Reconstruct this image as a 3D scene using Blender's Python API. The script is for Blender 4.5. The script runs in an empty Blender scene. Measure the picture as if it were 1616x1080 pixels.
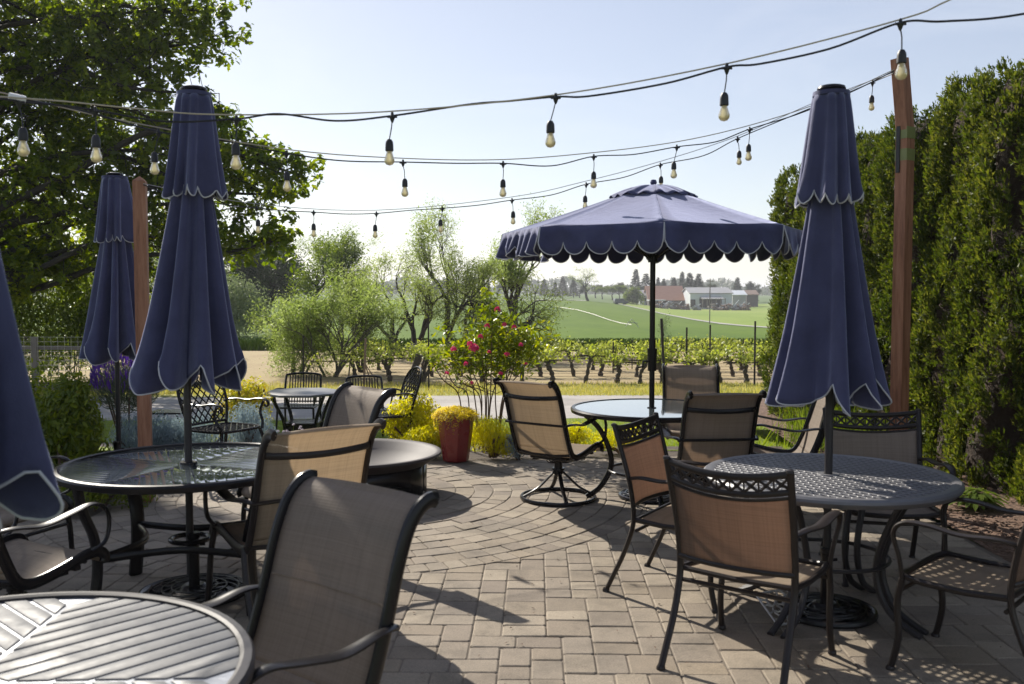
import bpy, math, random
import numpy as np
from mathutils import Vector, Matrix
R = math.radians
PI = math.pi
rnd = random.Random(7)
nrg = np.random.default_rng(11)
sc = bpy.context.scene
COL = sc.collection

# ------------------------------------------------------------------ camera, sky, sun, exposure
F = 1480.0                      # focal length in photo pixels (photo 1616 x 1080)
CAMH = 1.65
PITCH = math.atan((540 - 461) / F)
cam_d = bpy.data.cameras.new("camera")
cam = bpy.data.objects.new("camera", cam_d)
COL.objects.link(cam)
cam.location = (0, 0, CAMH)
cam.rotation_euler = (PI / 2 - PITCH, 0, 0)
cam_d.sensor_width = 36.0
cam_d.lens = 36.0 * F / 1616.0
cam_d.clip_start = 0.05
cam_d.clip_end = 12000
cam_d.dof.use_dof = True
cam_d.dof.focus_distance = 10.0
cam_d.dof.aperture_fstop = 4.5
sc.camera = cam

SUN_EL = R(34)
SUN_DIR = Vector((-0.54, 0.842, 0)).normalized()          # towards the sun, horizontally
world = bpy.data.worlds.new("World")
sc.world = world
world.use_nodes = True
wn = world.node_tree
sky = wn.nodes.new("ShaderNodeTexSky")
sky.sky_type = 'NISHITA'
sky.sun_disc = False
sky.sun_elevation = SUN_EL
sky.sun_rotation = math.atan2(SUN_DIR.x, SUN_DIR.y)
sky.air_density = 0.95
sky.dust_density = 0.45
sky.ozone_density = 1.1
bg = wn.nodes["Background"]
bg.inputs["Strength"].default_value = 0.15
gm = wn.nodes.new("ShaderNodeGamma"); gm.inputs["Gamma"].default_value = 0.68
hsv = wn.nodes.new("ShaderNodeHueSaturation"); hsv.inputs["Saturation"].default_value = .86; hsv.inputs["Hue"].default_value = .515
wn.links.new(sky.outputs[0], gm.inputs[0]); wn.links.new(gm.outputs[0], hsv.inputs["Color"]); tcw = wn.nodes.new("ShaderNodeTexCoord"); mpw = wn.nodes.new("ShaderNodeMapping"); mpw.inputs["Scale"].default_value = (1.2, 1.2, 5.0)
nzw = wn.nodes.new("ShaderNodeTexNoise"); nzw.inputs["Scale"].default_value = 2.2; nzw.inputs["Detail"].default_value = 7; nzw.inputs["Roughness"].default_value = .6; nzw.inputs["Distortion"].default_value = .6
crw = wn.nodes.new("ShaderNodeValToRGB"); crw.color_ramp.elements[0].position = .50; crw.color_ramp.elements[0].color = (0, 0, 0, 1); crw.color_ramp.elements[1].position = .78; crw.color_ramp.elements[1].color = (.22, .22, .22, 1)
wn.links.new(tcw.outputs["Generated"], mpw.inputs[0]); wn.links.new(mpw.outputs[0], nzw.inputs["Vector"]); wn.links.new(nzw.outputs["Fac"], crw.inputs[0])
mxw = wn.nodes.new("ShaderNodeMix"); mxw.data_type = 'RGBA'; mxw.inputs[7].default_value = (4.6, 4.7, 4.9, 1)
wn.links.new(crw.outputs[0], mxw.inputs[0]); wn.links.new(hsv.outputs[0], mxw.inputs[6]); wn.links.new(mxw.outputs[2], bg.inputs[0])

sun_d = bpy.data.lights.new("sun", 'SUN')
sun = bpy.data.objects.new("sun", sun_d)
COL.objects.link(sun)
sun_d.energy = 5.0
sun_d.angle = R(0.55)
sun_d.color = (1.0, 0.93, 0.82)
sdir = Vector((SUN_DIR.x * math.cos(SUN_EL), SUN_DIR.y * math.cos(SUN_EL), math.sin(SUN_EL)))
sun.rotation_euler = sdir.to_track_quat('Z', 'Y').to_euler()
sun.location = (-8, 12, 14)

sc.view_settings.view_transform = 'Standard'
sc.view_settings.look = 'None'
sc.view_settings.exposure = 0.68
sc.view_settings.gamma = 1.0
sc.view_settings.use_curve_mapping = False
sc.render.engine = 'CYCLES'
cy = sc.cycles
cy.use_denoising = True
cy.max_bounces = 7
cy.diffuse_bounces = 3
cy.glossy_bounces = 3
cy.transmission_bounces = 4
cy.transparent_max_bounces = 12
cy.volume_bounces = 0
cy.caustics_reflective = False
cy.caustics_refractive = False
cy.sample_clamp_indirect = 6.0

# ------------------------------------------------------------------ projection helpers
CP, SP = math.cos(PITCH), math.sin(PITCH)
def ray(px, py):
    u, v = (px - 808) / F, (540 - py) / F
    return Vector((u, CP + v * SP, -SP + v * CP))
def P(px, py, D):
    d = ray(px, py)
    return Vector((0, 0, CAMH)) + d * (D / d.y)
ROWS_Y = [9.5, 12, 17, 20.5, 24, 40, 50, 150, 300, 350, 450, 600, 2500, 9000]
ZL = [0, -.25, -.55, -.65, -.78, -1.03, -1.42, -3.1, -1.1, -.9, -.9, -.7, -.5, -.5]
ZR = [0, -.25, -.55, -.65, -.78, -1.03, -1.42, -3.6, -4.2, -4.3, -3.6, -2.3, -1.0, -1.0]
def terrain(x, y):
    if y <= 9.5:
        return 0.0
    a = x / (y + 6)
    s = min(1, max(0, (a - .06) / .13))
    s = s * s * (3 - 2 * s)
    ly = math.log(y)
    zl = np.interp(ly, [math.log(v) for v in ROWS_Y], ZL)
    zr = np.interp(ly, [math.log(v) for v in ROWS_Y], ZR)
    return float(zl * (1 - s) + zr * s)
def G(px, py, dmin=2.0):
    """ground point seen at a photo pixel"""
    d = ray(px, py)
    y = dmin
    while y < 9000:
        t = y / d.y
        z = CAMH + d.z * t
        if z <= terrain(d.x * t, y):
            break
        y *= 1.01
    lo, hi = y / 1.01, y
    for _ in range(20):
        m = (lo + hi) / 2
        t = m / d.y
        if CAMH + d.z * t <= terrain(d.x * t, m): hi = m
        else: lo = m
    t = hi / d.y
    return Vector((d.x * t, hi, terrain(d.x * t, hi)))
def X(px, D):
    return (px - 808) / F * D

# ------------------------------------------------------------------ mesh builder
class MB:
    def __init__(s):
        s.v = []; s.f = []
    def box(s, c, size, rot=None, bev=0.0):
        hx, hy, hz = size[0] / 2, size[1] / 2, size[2] / 2
        b = len(s.v)
        if bev <= 0:
            pts = [(x, y, z) for z in (-hz, hz) for (x, y) in ((-hx, -hy), (hx, -hy), (hx, hy), (-hx, hy))]
            fs = [(0, 3, 2, 1), (4, 5, 6, 7), (0, 1, 5, 4), (1, 2, 6, 5), (2, 3, 7, 6), (3, 0, 4, 7)]
        else:
            e = bev
            pts = []
            for z, k in ((-hz, e), (-hz + e, 0), (hz - e, 0), (hz, e)):
                for (x, y) in ((-1, -1), (1, -1), (1, 1), (-1, 1)):
                    pts.append((x * (hx - k), y * (hy - k), z))
            fs = [(3, 2, 1, 0), (12, 13, 14, 15)]
            for r in range(3):
                for i in range(4):
                    j = (i + 1) % 4
                    fs.append((r * 4 + i, r * 4 + j, r * 4 + 4 + j, r * 4 + 4 + i))
        for p in pts:
            p = Vector(p)
            if rot is not None: p = rot @ p
            s.v.append(tuple(p + Vector(c)))
        s.f += [tuple(b + i for i in f) for f in fs]
        return s
    def bar(s, p0, p1, w, h, up=(0, 0, 1), bev=0.0):
        p0, p1 = Vector(p0), Vector(p1)
        d = p1 - p0
        L = d.length
        if L < 1e-6: return s
        y = d / L
        u = Vector(up)
        x = y.cross(u)
        if x.length < 1e-4: x = y.cross(Vector((1, 0, 0)))
        x.normalize()
        z = x.cross(y)
        m = Matrix((x, y, z)).transposed()
        return s.box((p0 + p1) / 2, (w, L, h), m, bev)
    def tube(s, pts, rad, seg=8, ref=None, rb=None, cap=True, closed=False):
        """sweep; rad = float or list; rb = second half-axis (defaults to rad); ref = axis for first half-axis"""
        pts = [Vector(p) for p in pts]
        n = len(pts)
        if not hasattr(rad, '__len__'): rad = [rad] * n
        if rb is None: rb = rad
        elif not hasattr(rb, '__len__'): rb = [rb] * n
        b = len(s.v)
        prev = None
        for i, p in enumerate(pts):
            if closed: t = pts[(i + 1) % n] - pts[i - 1]
            elif i == 0: t = pts[1] - pts[0]
            elif i == n - 1: t = pts[-1] - pts[-2]
            else: t = pts[i + 1] - pts[i - 1]
            if t.length < 1e-9: t = Vector((0, 0, 1))
            t.normalize()
            if ref is not None: r = Vector(ref)
            elif prev is None: r = Vector((0, 0, 1)) if abs(t.z) < .9 else Vector((1, 0, 0))
            else: r = prev
            sd = r - t * r.dot(t)
            if sd.length < 1e-5:
                sd = t.orthogonal()
            sd.normalize()
            prev = sd
            nm = t.cross(sd)
            for k in range(seg):
                a = 2 * PI * (k + .5) / seg
                s.v.append(tuple(p + sd * (rad[i] * math.cos(a)) + nm * (rb[i] * math.sin(a))))
        m = n if closed else n - 1
        for i in range(m):
            j = (i + 1) % n
            for k in range(seg):
                l = (k + 1) % seg
                s.f.append((b + i * seg + k, b + i * seg + l, b + j * seg + l, b + j * seg + k))
        if cap and not closed:
            s.f.append(tuple(b + k for k in reversed(range(seg))))
            s.f.append(tuple(b + (n - 1) * seg + k for k in range(seg)))
        return s
    def lathe(s, prof, seg=32, c=(0, 0, 0), phase=0.0):
        """prof: list of (r,z); r==0 ends are fanned"""
        b = len(s.v)
        rings = []
        for (r, z) in prof:
            if r < 1e-6:
                s.v.append((c[0], c[1], c[2] + z)); rings.append([len(s.v) - 1])
            else:
                st = len(s.v)
                for k in range(seg):
                    a = 2 * PI * k / seg + phase
                    s.v.append((c[0] + r * math.cos(a), c[1] + r * math.sin(a), c[2] + z))
                rings.append(list(range(st, st + seg)))
        for A, B in zip(rings, rings[1:]):
            for k in range(seg):
                l = (k + 1) % seg
                if len(A) == 1 and len(B) == 1: continue
                if len(A) == 1: s.f.append((A[0], B[l], B[k]))
                elif len(B) == 1: s.f.append((A[k], A[l], B[0]))
                else: s.f.append((A[k], A[l], B[l], B[k]))
        return s
    def grid(s, rows, flip=False):
        """rows: list of equal-length lists of points"""
        b = len(s.v); m = len(rows[0])
        for r in rows:
            for p in r: s.v.append(tuple(p))
        for i in range(len(rows) - 1):
            for j in range(m - 1):
                q = (b + i * m + j, b + i * m + j + 1, b + (i + 1) * m + j + 1, b + (i + 1) * m + j)
                s.f.append(q[::-1] if flip else q)
        return s
    def build(s, name, mat, parent=None, smooth=True, angle=40, solid=0.0, sub=0, bevel=0.0):
        me = bpy.data.meshes.new(name)
        me.from_pydata([tuple(v) for v in s.v], [], s.f)
        me.materials.append(mat)
        if smooth and len(me.polygons):
            me.shade_smooth()
            try: me.set_sharp_from_angle(angle=R(angle))
            except Exception: pass
        me.update()
        o = bpy.data.objects.new(name, me)
        COL.objects.link(o)
        if parent is not None: o.parent = parent
        if solid:
            md = o.modifiers.new("thickness", 'SOLIDIFY'); md.thickness = solid; md.offset = 0
        if bevel:
            md = o.modifiers.new("bevel", 'BEVEL'); md.width = bevel; md.segments = 2; md.limit_method = 'ANGLE'
        if sub:
            md = o.modifiers.new("sub", 'SUBSURF'); md.levels = sub; md.render_levels = sub
        return o

def catmull(pts, n=6, closed=False):
    pts = [Vector(p) for p in pts]
    N = len(pts)
    out = []
    rng_ = range(N if closed else N - 1)
    for i in rng_:
        if closed: p0, p1, p2, p3 = pts[i - 1], pts[i], pts[(i + 1) % N], pts[(i + 2) % N]
        else: p0, p1, p2, p3 = pts[max(i - 1, 0)], pts[i], pts[i + 1], pts[min(i + 2, N - 1)]
        for k in range(n):
            t = k / n
            out.append(.5 * ((2 * p1) + (p2 - p0) * t + (2 * p0 - 5 * p1 + 4 * p2 - p3) * t * t + (3 * p1 - p0 - 3 * p2 + p3) * t ** 3))
    if not closed: out.append(pts[-1])
    return out

def tag(o, label=None, cat=None, group=None, kind=None):
    if label: o["label"] = label
    if cat: o["category"] = cat
    if group: o["group"] = group
    if kind: o["kind"] = kind
    return o
def thing(name, label, cat, loc=(0, 0, 0), rz=0.0, group=None):
    o = bpy.data.objects.new(name, None)
    COL.objects.link(o)
    o.location = loc; o.rotation_euler = (0, 0, rz)
    o.empty_display_size = .1
    return tag(o, label, cat, group)
KIDS = {}
def children(o): return [c for c in COL.objects if c.parent == o]
def dup(root, loc, rz, label=None, group=None, scale=None):
    r = root.copy(); COL.objects.link(r)
    r.location = loc; r.rotation_euler = (root.rotation_euler[0], root.rotation_euler[1], rz)
    if scale is not None: r.scale = scale
    if label: r["label"] = label
    if group: r["group"] = group
    if root.name not in KIDS:
        KIDS[root.name] = [(c, children(c)) for c in children(root)]
    for ch, gs in KIDS[root.name]:
        c = ch.copy(); COL.objects.link(c); c.parent = r
        for g in gs:
            d = g.copy(); COL.objects.link(d); d.parent = c
    return r
def face_rz(fx, fy):
    """rotation so that local +Y looks along (fx, fy)"""
    return math.atan2(-fx, fy)

# ------------------------------------------------------------------ materials
def newmat(name):
    m = bpy.data.materials.new(name); m.use_nodes = True
    nt = m.node_tree
    return m, nt, nt.nodes["Principled BSDF"], nt.nodes, nt.links
def setp(b, **k):
    for n, v in k.items():
        n = n.replace('_', ' ')
        if n in b.inputs: b.inputs[n].default_value = v
def c4(c): return (c[0], c[1], c[2], 1)
def ramp(nodes, cols, pos=None):
    r = nodes.new("ShaderNodeValToRGB")
    e = r.color_ramp.elements
    pos = pos or [i / (len(cols) - 1) for i in range(len(cols))]
    e[0].position = pos[0]; e[0].color = c4(cols[0])
    e[1].position = pos[-1]; e[1].color = c4(cols[-1])
    for p, c in list(zip(pos, cols))[1:-1]:
        n = e.new(p); n.color = c4(c)
    return r
def noise(nodes, links, scale, detail=4, rough=.6, coord='Object', vec=None, stretch=None):
    n = nodes.new("ShaderNodeTexNoise")
    n.inputs["Scale"].default_value = scale
    n.inputs["Detail"].default_value = detail
    n.inputs["Roughness"].default_value = rough
    tc = nodes.new("ShaderNodeTexCoord")
    src = tc.outputs[coord]
    if stretch:
        mp = nodes.new("ShaderNodeMapping"); mp.inputs["Scale"].default_value = stretch
        links.new(src, mp.inputs[0]); src = mp.outputs[0]
    links.new(src, n.inputs["Vector"])
    return n
def bump(nodes, links, bsdf, h, strength=.3, dist=.01):
    b = nodes.new("ShaderNodeBump")
    b.inputs["Strength"].default_value = strength
    b.inputs["Distance"].default_value = dist
    links.new(h, b.inputs["Height"]); links.new(b.outputs[0], bsdf.inputs["Normal"])
    return b
def mat_noise(name, cols, scale, rough=.8, bstr=.3, bdist=.01, stretch=None, metallic=0, pos=None, detail=5, coord='Object', spec=None, bscale=None, sheen=0):
    m, nt, b, N, L = newmat(name)
    n = noise(N, L, scale, detail, .65, coord, stretch=stretch)
    r = ramp(N, cols, pos)
    L.new(n.outputs["Fac"], r.inputs[0]); L.new(r.outputs[0], b.inputs["Base Color"])
    setp(b, Roughness=rough, Metallic=metallic)
    if spec is not None: b.inputs["Specular IOR Level"].default_value = spec
    if sheen: b.inputs["Sheen Weight"].default_value = sheen
    if bstr:
        h = n if bscale is None else noise(N, L, bscale, 6, .7, coord)
        bump(N, L, b, h.outputs["Fac"], bstr, bdist)
    return m
def mat_leaf(name, cols, trans=.45, rough=.45, pos=None, gloss=.3, tcol=1.6):
    """leaf: colour varies per leaf (random per island) and with place; light comes through"""
    m, nt, b, N, L = newmat(name)
    geo = N.new("ShaderNodeNewGeometry")
    nz = noise(N, L, .9, 2, .5, 'Object')
    mx = N.new("ShaderNodeMath"); mx.operation = 'MULTIPLY_ADD'
    L.new(geo.outputs["Random Per Island"], mx.inputs[0]); mx.inputs[1].default_value = .6
    m2 = N.new("ShaderNodeMath"); m2.operation = 'MULTIPLY_ADD'
    L.new(nz.outputs["Fac"], m2.inputs[0]); m2.inputs[1].default_value = .8; m2.inputs[2].default_value = -.2
    L.new(m2.outputs[0], mx.inputs[2])
    r = ramp(N, cols, pos)
    L.new(mx.outputs[0], r.inputs[0])
    L.new(r.outputs[0], b.inputs["Base Color"])
    setp(b, Roughness=rough)
    b.inputs["Specular IOR Level"].default_value = gloss
    tr = N.new("ShaderNodeBsdfTranslucent")
    hs = N.new("ShaderNodeHueSaturation")
    hs.inputs["Hue"].default_value = .485; hs.inputs["Saturation"].default_value = 1.15; hs.inputs["Value"].default_value = tcol
    L.new(r.outputs[0], hs.inputs["Color"]); L.new(hs.outputs[0], tr.inputs[0])
    mix = N.new("ShaderNodeMixShader"); mix.inputs[0].default_value = trans
    L.new(b.outputs[0], mix.inputs[1]); L.new(tr.outputs[0], mix.inputs[2])
    L.new(mix.outputs[0], N["Material Output"].inputs[0])
    return m

M = {}
# pavers: colour per block via Random Per Island
def mat_paver():
    m, nt, b, N, L = newmat("concrete paver")
    geo = N.new("ShaderNodeNewGeometry")
    r = ramp(N, [(.205, .168, .126), (.285, .238, .178), (.23, .193, .152), (.325, .275, .208), (.195, .160, .126), (.26, .213, .155)])
    L.new(geo.outputs["Random Per Island"], r.inputs[0])
    n1 = noise(N, L, 3.0, 6, .7)
    n2 = noise(N, L, 150, 3, .7)
    r1 = ramp(N, [(.55, .54, .52), (.95, .94, .92), (1.16, 1.14, 1.12)], [.28, .5, .74])
    L.new(n1.outputs["Fac"], r1.inputs[0])
    r2 = ramp(N, [(.68, .68, .68), (1.2, 1.2, 1.2)], [.3, .7])
    L.new(n2.outputs["Fac"], r2.inputs[0])
    a = N.new("ShaderNodeMix"); a.data_type = 'RGBA'; a.blend_type = 'MULTIPLY'; a.inputs[0].default_value = 1
    L.new(r.outputs[0], a.inputs[6]); L.new(r1.outputs[0], a.inputs[7])
    c = N.new("ShaderNodeMix"); c.data_type = 'RGBA'; c.blend_type = 'MULTIPLY'; c.inputs[0].default_value = 1
    L.new(a.outputs[2], c.inputs[6]); L.new(r2.outputs[0], c.inputs[7])
    L.new(c.outputs[2], b.inputs["Base Color"])
    setp(b, Roughness=.85)
    n3 = noise(N, L, 60, 6, .75)
    bump(N, L, b, n3.outputs["Fac"], .7, .005)
    return m
M['paver'] = mat_paver()
M['sand'] = mat_noise("joint sand", [(.11, .09, .07), (.20, .165, .125)], 25, .95, .4)
M['soil'] = mat_noise("bed soil", [(.03, .022, .016), (.09, .065, .045)], 14, .95, .8, .03)
M['mulch'] = mat_noise("bark mulch", [(.05, .03, .02), (.17, .10, .065), (.30, .20, .14)], 30, .9, 1, .03, pos=[.3, .55, .75])
def mat_ground(name, cols, s1, s2, stretch=None, rough=.95, bstr=.6, bdist=.05, pos=None):
    m, nt, b, N, L = newmat(name)
    n1 = noise(N, L, s1, 5, .65, stretch=stretch); n2 = noise(N, L, s2, 4, .7)
    mx = N.new("ShaderNodeMath"); mx.operation = 'MULTIPLY_ADD'; mx.inputs[1].default_value = .55
    m2 = N.new("ShaderNodeMath"); m2.operation = 'MULTIPLY'; m2.inputs[1].default_value = .45
    L.new(n1.outputs["Fac"], mx.inputs[0]); L.new(n2.outputs["Fac"], m2.inputs[0]); L.new(m2.outputs[0], mx.inputs[2])
    r = ramp(N, cols, pos or [.3 + .4 * i / (len(cols) - 1) for i in range(len(cols))])
    L.new(mx.outputs[0], r.inputs[0]); L.new(r.outputs[0], b.inputs["Base Color"])
    setp(b, Roughness=rough); b.inputs["Specular IOR Level"].default_value = .15
    bump(N, L, b, n2.outputs["Fac"], bstr, bdist)
    return m
M['lawn'] = mat_ground("lawn", [(.10, .14, .02), (.17, .22, .035), (.25, .29, .06)], 1.2, 30)
M['verge'] = mat_ground("verge grass", [(.17, .18, .04), (.28, .28, .08), (.40, .34, .16)], .6, 12, (1, .5, 1))
M['gravel'] = mat_ground("gravel", [(.24, .225, .205), (.38, .355, .33), (.52, .49, .45)], .9, 45, rough=.95, bdist=.02)
M['tilled'] = mat_ground("tilled soil", [(.26, .20, .11), (.35, .275, .16), (.39, .34, .18)], .25, 5)
M['crop'] = mat_ground("green crop", [(.050, .100, .002), (.080, .142, .004), (.118, .18, .014)], .06, .8, (1, .25, 1))
M['pasture'] = mat_ground("pasture", [(.13, .20, .03), (.20, .27, .05), (.27, .29, .10)], .05, .8, (1, .3, 1))
M['road'] = mat_ground("pale farm road", [(.34, .33, .31), (.44, .42, .40)], .2, 2)
M['far'] = mat_ground("far land", [(.08, .13, .04), (.12, .17, .06)], .01, .1)
M['vergeblade'] = mat_leaf("dry verge blades", [(.22, .24, .04), (.36, .35, .09), (.46, .40, .18)], .4, .6)
M['grassblade'] = mat_leaf("grass blades", [(.10, .17, .02), (.18, .26, .035), (.30, .30, .08)], .4, .6)

M['iron'] = mat_noise("dark powder coated metal", [(.009, .008, .009), (.017, .015, .016)], 40, .27, .12, .001, spec=.28)
M['bronze'] = mat_noise("bronze powder coated metal", [(.017, .013, .012), (.030, .023, .021)], 60, .36, .15, .001, spec=.3)
M['castgrey'] = mat_noise("weathered cast aluminium", [(.024, .022, .024), (.042, .038, .040)], 30, .42, .25, .001, spec=.35)
M['tabletop'] = mat_noise("greyed cast table top", [(.11, .108, .115), (.16, .157, .165)], 22, .38, .2, .001)
def mat_gloss(name, col, rough, metal=.0, coat=.0, bscale=None):
    m, nt, b, N, L = newmat(name)
    n = noise(N, L, 18, 6, .7)
    r = ramp(N, [tuple(x * .8 for x in col), tuple(x * 1.2 for x in col)])
    L.new(n.outputs["Fac"], r.inputs[0]); L.new(r.outputs[0], b.inputs["Base Color"])
    r2 = ramp(N, [(rough * .7,) * 3, (rough * 1.4,) * 3], [.3, .75])
    n2 = noise(N, L, 5, 5, .7)
    L.new(n2.outputs["Fac"], r2.inputs[0]); L.new(r2.outputs[0], b.inputs["Roughness"])
    setp(b, Metallic=metal); b.inputs["Coat Weight"].default_value = coat; b.inputs["Coat Roughness"].default_value = .03
    return m
M['glassdark'] = mat_gloss("dark glossy table glass", (.075, .092, .10), .06, 0, 1.0)
M['glassdark'].node_tree.nodes["Principled BSDF"].inputs["IOR"].default_value = 1.75
M['nearslat'] = mat_gloss("silvery slatted table top", (.085, .09, .10), .55, 0, 0)
M['nearslat'].node_tree.nodes["Principled BSDF"].inputs["Specular IOR Level"].default_value = .22
M['nearbase'] = mat_gloss("glint-pale table glass", (.34, .36, .40), .25, .3, .2)  # pale colour between the slats is painted in for edge glints
M['firepit'] = mat_noise("fire pit steel", [(.045, .038, .04), (.075, .064, .066)], 8, .62, .2, .002, spec=.25)

def mat_canvas():
    m, nt, b, N, L = newmat("navy canvas")
    n = noise(N, L, 5, 5, .6)
    r = ramp(N, [(.036, .037, .088), (.054, .057, .128), (.074, .078, .162)], [.3, .55, .8])
    L.new(n.outputs["Fac"], r.inputs[0]); L.new(r.outputs[0], b.inputs["Base Color"])
    setp(b, Roughness=.85); b.inputs["Sheen Weight"].default_value = .75; b.inputs["Sheen Roughness"].default_value = .45
    b.inputs["Sheen Tint"].default_value = (.65, .7, 1, 1)
    n2 = noise(N, L, 260, 2, .5)
    n3 = noise(N, L, 9, 4, .6)
    ad = N.new("ShaderNodeMath"); ad.operation = 'MULTIPLY_ADD'; ad.inputs[1].default_value = 6
    L.new(n3.outputs["Fac"], ad.inputs[0]); L.new(n2.outputs["Fac"], ad.inputs[2])
    bump(N, L, b, ad.outputs[0], .35, .003)
    tr = N.new("ShaderNodeBsdfTranslucent"); tr.inputs[0].default_value = (.05, .06, .18, 1)
    mix = N.new("ShaderNodeMixShader"); mix.inputs[0].default_value = .10
    L.new(b.outputs[0], mix.inputs[1]); L.new(tr.outputs[0], mix.inputs[2])
    L.new(mix.outputs[0], N["Material Output"].inputs[0])
    return m
M['canvas'] = mat_canvas()
M['piping'] = mat_noise("pale grey piping", [(.42, .42, .45), (.55, .55, .58)], 60, .8, 0)

def mat_sling(name, col, trans, tcol, transp=.05):
    m, nt, b, N, L = newmat(name)
    tc = N.new("ShaderNodeTexCoord")
    hs = []
    for i, (sx, dr) in enumerate(((230, 'Z'), (230, 'X'))):
        w = N.new("ShaderNodeTexWave"); w.bands_direction = dr; w.inputs["Scale"].default_value = sx / 6.0
        w.inputs["Distortion"].default_value = .4
        L.new(tc.outputs["Object"], w.inputs["Vector"]); hs.append(w)
    # occasional darker threads, both ways
    thr = []
    for stretch in ((1.5, 1, 130), (70, 1, 1.2)):
        mp = N.new("ShaderNodeMapping"); mp.inputs["Scale"].default_value = stretch
        L.new(tc.outputs["Object"], mp.inputs[0])
        nn = N.new("ShaderNodeTexNoise"); nn.inputs["Scale"].default_value = 1.6; nn.inputs["Detail"].default_value = 3
        L.new(mp.outputs[0], nn.inputs["Vector"]); thr.append(nn)
    mn = N.new("ShaderNodeMath"); mn.operation = 'MULTIPLY'
    L.new(thr[0].outputs["Fac"], mn.inputs[0]); L.new(thr[1].outputs["Fac"], mn.inputs[1])
    r = ramp(N, [tuple(x * .86 for x in col), col, tuple(min(1, x * 1.08) for x in col)], [.10, .25, .42])
    L.new(mn.outputs[0], r.inputs[0]); L.new(r.outputs[0], b.inputs["Base Color"])
    setp(b, Roughness=.7); b.inputs["Specular IOR Level"].default_value = .25
    ad = N.new("ShaderNodeMath"); L.new(hs[0].outputs["Fac"], ad.inputs[0]); L.new(hs[1].outputs["Fac"], ad.inputs[1])
    bump(N, L, b, ad.outputs[0], .3, .0015)
    tr = N.new("ShaderNodeBsdfTranslucent")
    r2 = ramp(N, [tuple(x * .82 for x in tcol), tcol, tuple(min(1, x * 1.08) for x in tcol)], [.10, .25, .42])
    L.new(mn.outputs[0], r2.inputs[0]); L.new(r2.outputs[0], tr.inputs[0])
    mix = N.new("ShaderNodeMixShader"); mix.inputs[0].default_value = trans
    L.new(b.outputs[0], mix.inputs[1]); L.new(tr.outputs[0], mix.inputs[2])
    tp = N.new("ShaderNodeBsdfTransparent")
    m2 = N.new("ShaderNodeMixShader"); m2.inputs[0].default_value = transp
    L.new(mix.outputs[0], m2.inputs[1]); L.new(tp.outputs[0], m2.inputs[2])
    L.new(m2.outputs[0], N["Material Output"].inputs[0])
    return m
M['sling_tan'] = mat_sling("tan woven sling", (.40, .33, .25), .5, (.56, .45, .32), .08)
M['sling_brown'] = mat_sling("brown woven sling", (.22, .16, .12), .5, (.38, .25, .18), .07)
M['sling_grey'] = mat_sling("grey brown woven sling", (.34, .285, .235), .42, (.40, .30, .22), .08)
M['sling_sand'] = mat_sling("sand woven sling", (.46, .38, .30), .45, (.42, .34, .27), .05)

def mat_wood():
    m, nt, b, N, L = newmat("red cedar post")
    n = noise(N, L, 3, 9, .72, stretch=(9, 9, .8))
    r = ramp(N, [(.05, .022, .013), (.20, .085, .045), (.33, .15, .082), (.44, .23, .14)], [.22, .36, .52, .74])
    L.new(n.outputs["Fac"], r.inputs[0]); L.new(r.outputs[0], b.inputs["Base Color"])
    setp(b, Roughness=.75); bump(N, L, b, n.outputs["Fac"], .5, .004)
    return m
M['cedar'] = mat_wood()
M['greywood'] = mat_noise("weathered wood", [(.12, .10, .085), (.26, .23, .20)], 6, .85, .5, .005, stretch=(6, 6, 1))
M['olive'] = mat_noise("olive metal bracket", [(.17, .19, .06), (.24, .26, .09)], 20, .5, .1)
M['galv'] = mat_noise("galvanised wire", [(.35, .33, .31), (.5, .48, .45)], 20, .4, 0, metallic=.6)
M['tanrope'] = mat_noise("pale support rope", [(.42, .36, .26), (.55, .48, .36)], 50, .7, .3)
M['cord'] = mat_noise("black rubber cord", [(.012, .012, .014), (.02, .02, .022)], 30, .5, 0)
M['whitetape'] = mat_noise("white tape", [(.6, .6, .6), (.75, .75, .75)], 30, .6, .1)
def mat_bulb():
    m, nt, b, N, L = newmat("frosted warm bulb glass")
    n = noise(N, L, 30, 2, .5)
    r = ramp(N, [(.80, .72, .46), (.92, .86, .62)])
    L.new(n.outputs["Fac"], r.inputs[0]); L.new(r.outputs[0], b.inputs["Base Color"])
    setp(b, Roughness=.08, IOR=1.45); b.inputs["Transmission Weight"].default_value = .6
    tr = N.new("ShaderNodeBsdfTranslucent"); L.new(r.outputs[0], tr.inputs[0])
    mix = N.new("ShaderNodeMixShader"); mix.inputs[0].default_value = .35
    L.new(b.outputs[0], mix.inputs[1]); L.new(tr.outputs[0], mix.inputs[2])
    L.new(mix.outputs[0], N["Material Output"].inputs[0])
    return m
M['bulb'] = mat_bulb()
M['redpot'] = mat_gloss("oxblood glazed pot", (.22, .018, .018), .3, 0, .3)
M['bark'] = mat_noise("dark bark", [(.012, .010, .009), (.038, .032, .027)], 5, .9, .8, .03, stretch=(4, 4, 1))
M['greybark'] = mat_noise("grey bark", [(.05, .045, .038), (.13, .115, .095)], 6, .9, .8, .02, stretch=(4, 4, 1))
M['vinebark'] = mat_noise("shaggy vine bark", [(.03, .024, .018), (.10, .08, .062)], 12, .9, .9, .03, stretch=(4, 4, 1))
M['redstem'] = mat_noise("brown stems", [(.08, .045, .03), (.16, .10, .065)], 12, .8, .3)
M['oakleaf'] = mat_leaf("oak leaves", [(.024, .048, .006), (.070, .11, .010), (.17, .21, .02)], .58, .5, tcol=2.3)
M['oakleaf2'] = mat_leaf("young oak leaves", [(.05, .09, .012), (.09, .14, .02)], .5, .5, tcol=2.0)
M['thuja'] = mat_leaf("arborvitae sprays", [(.022, .042, .008), (.058, .084, .014), (.145, .155, .035)], .40, .6, tcol=1.9)
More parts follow.
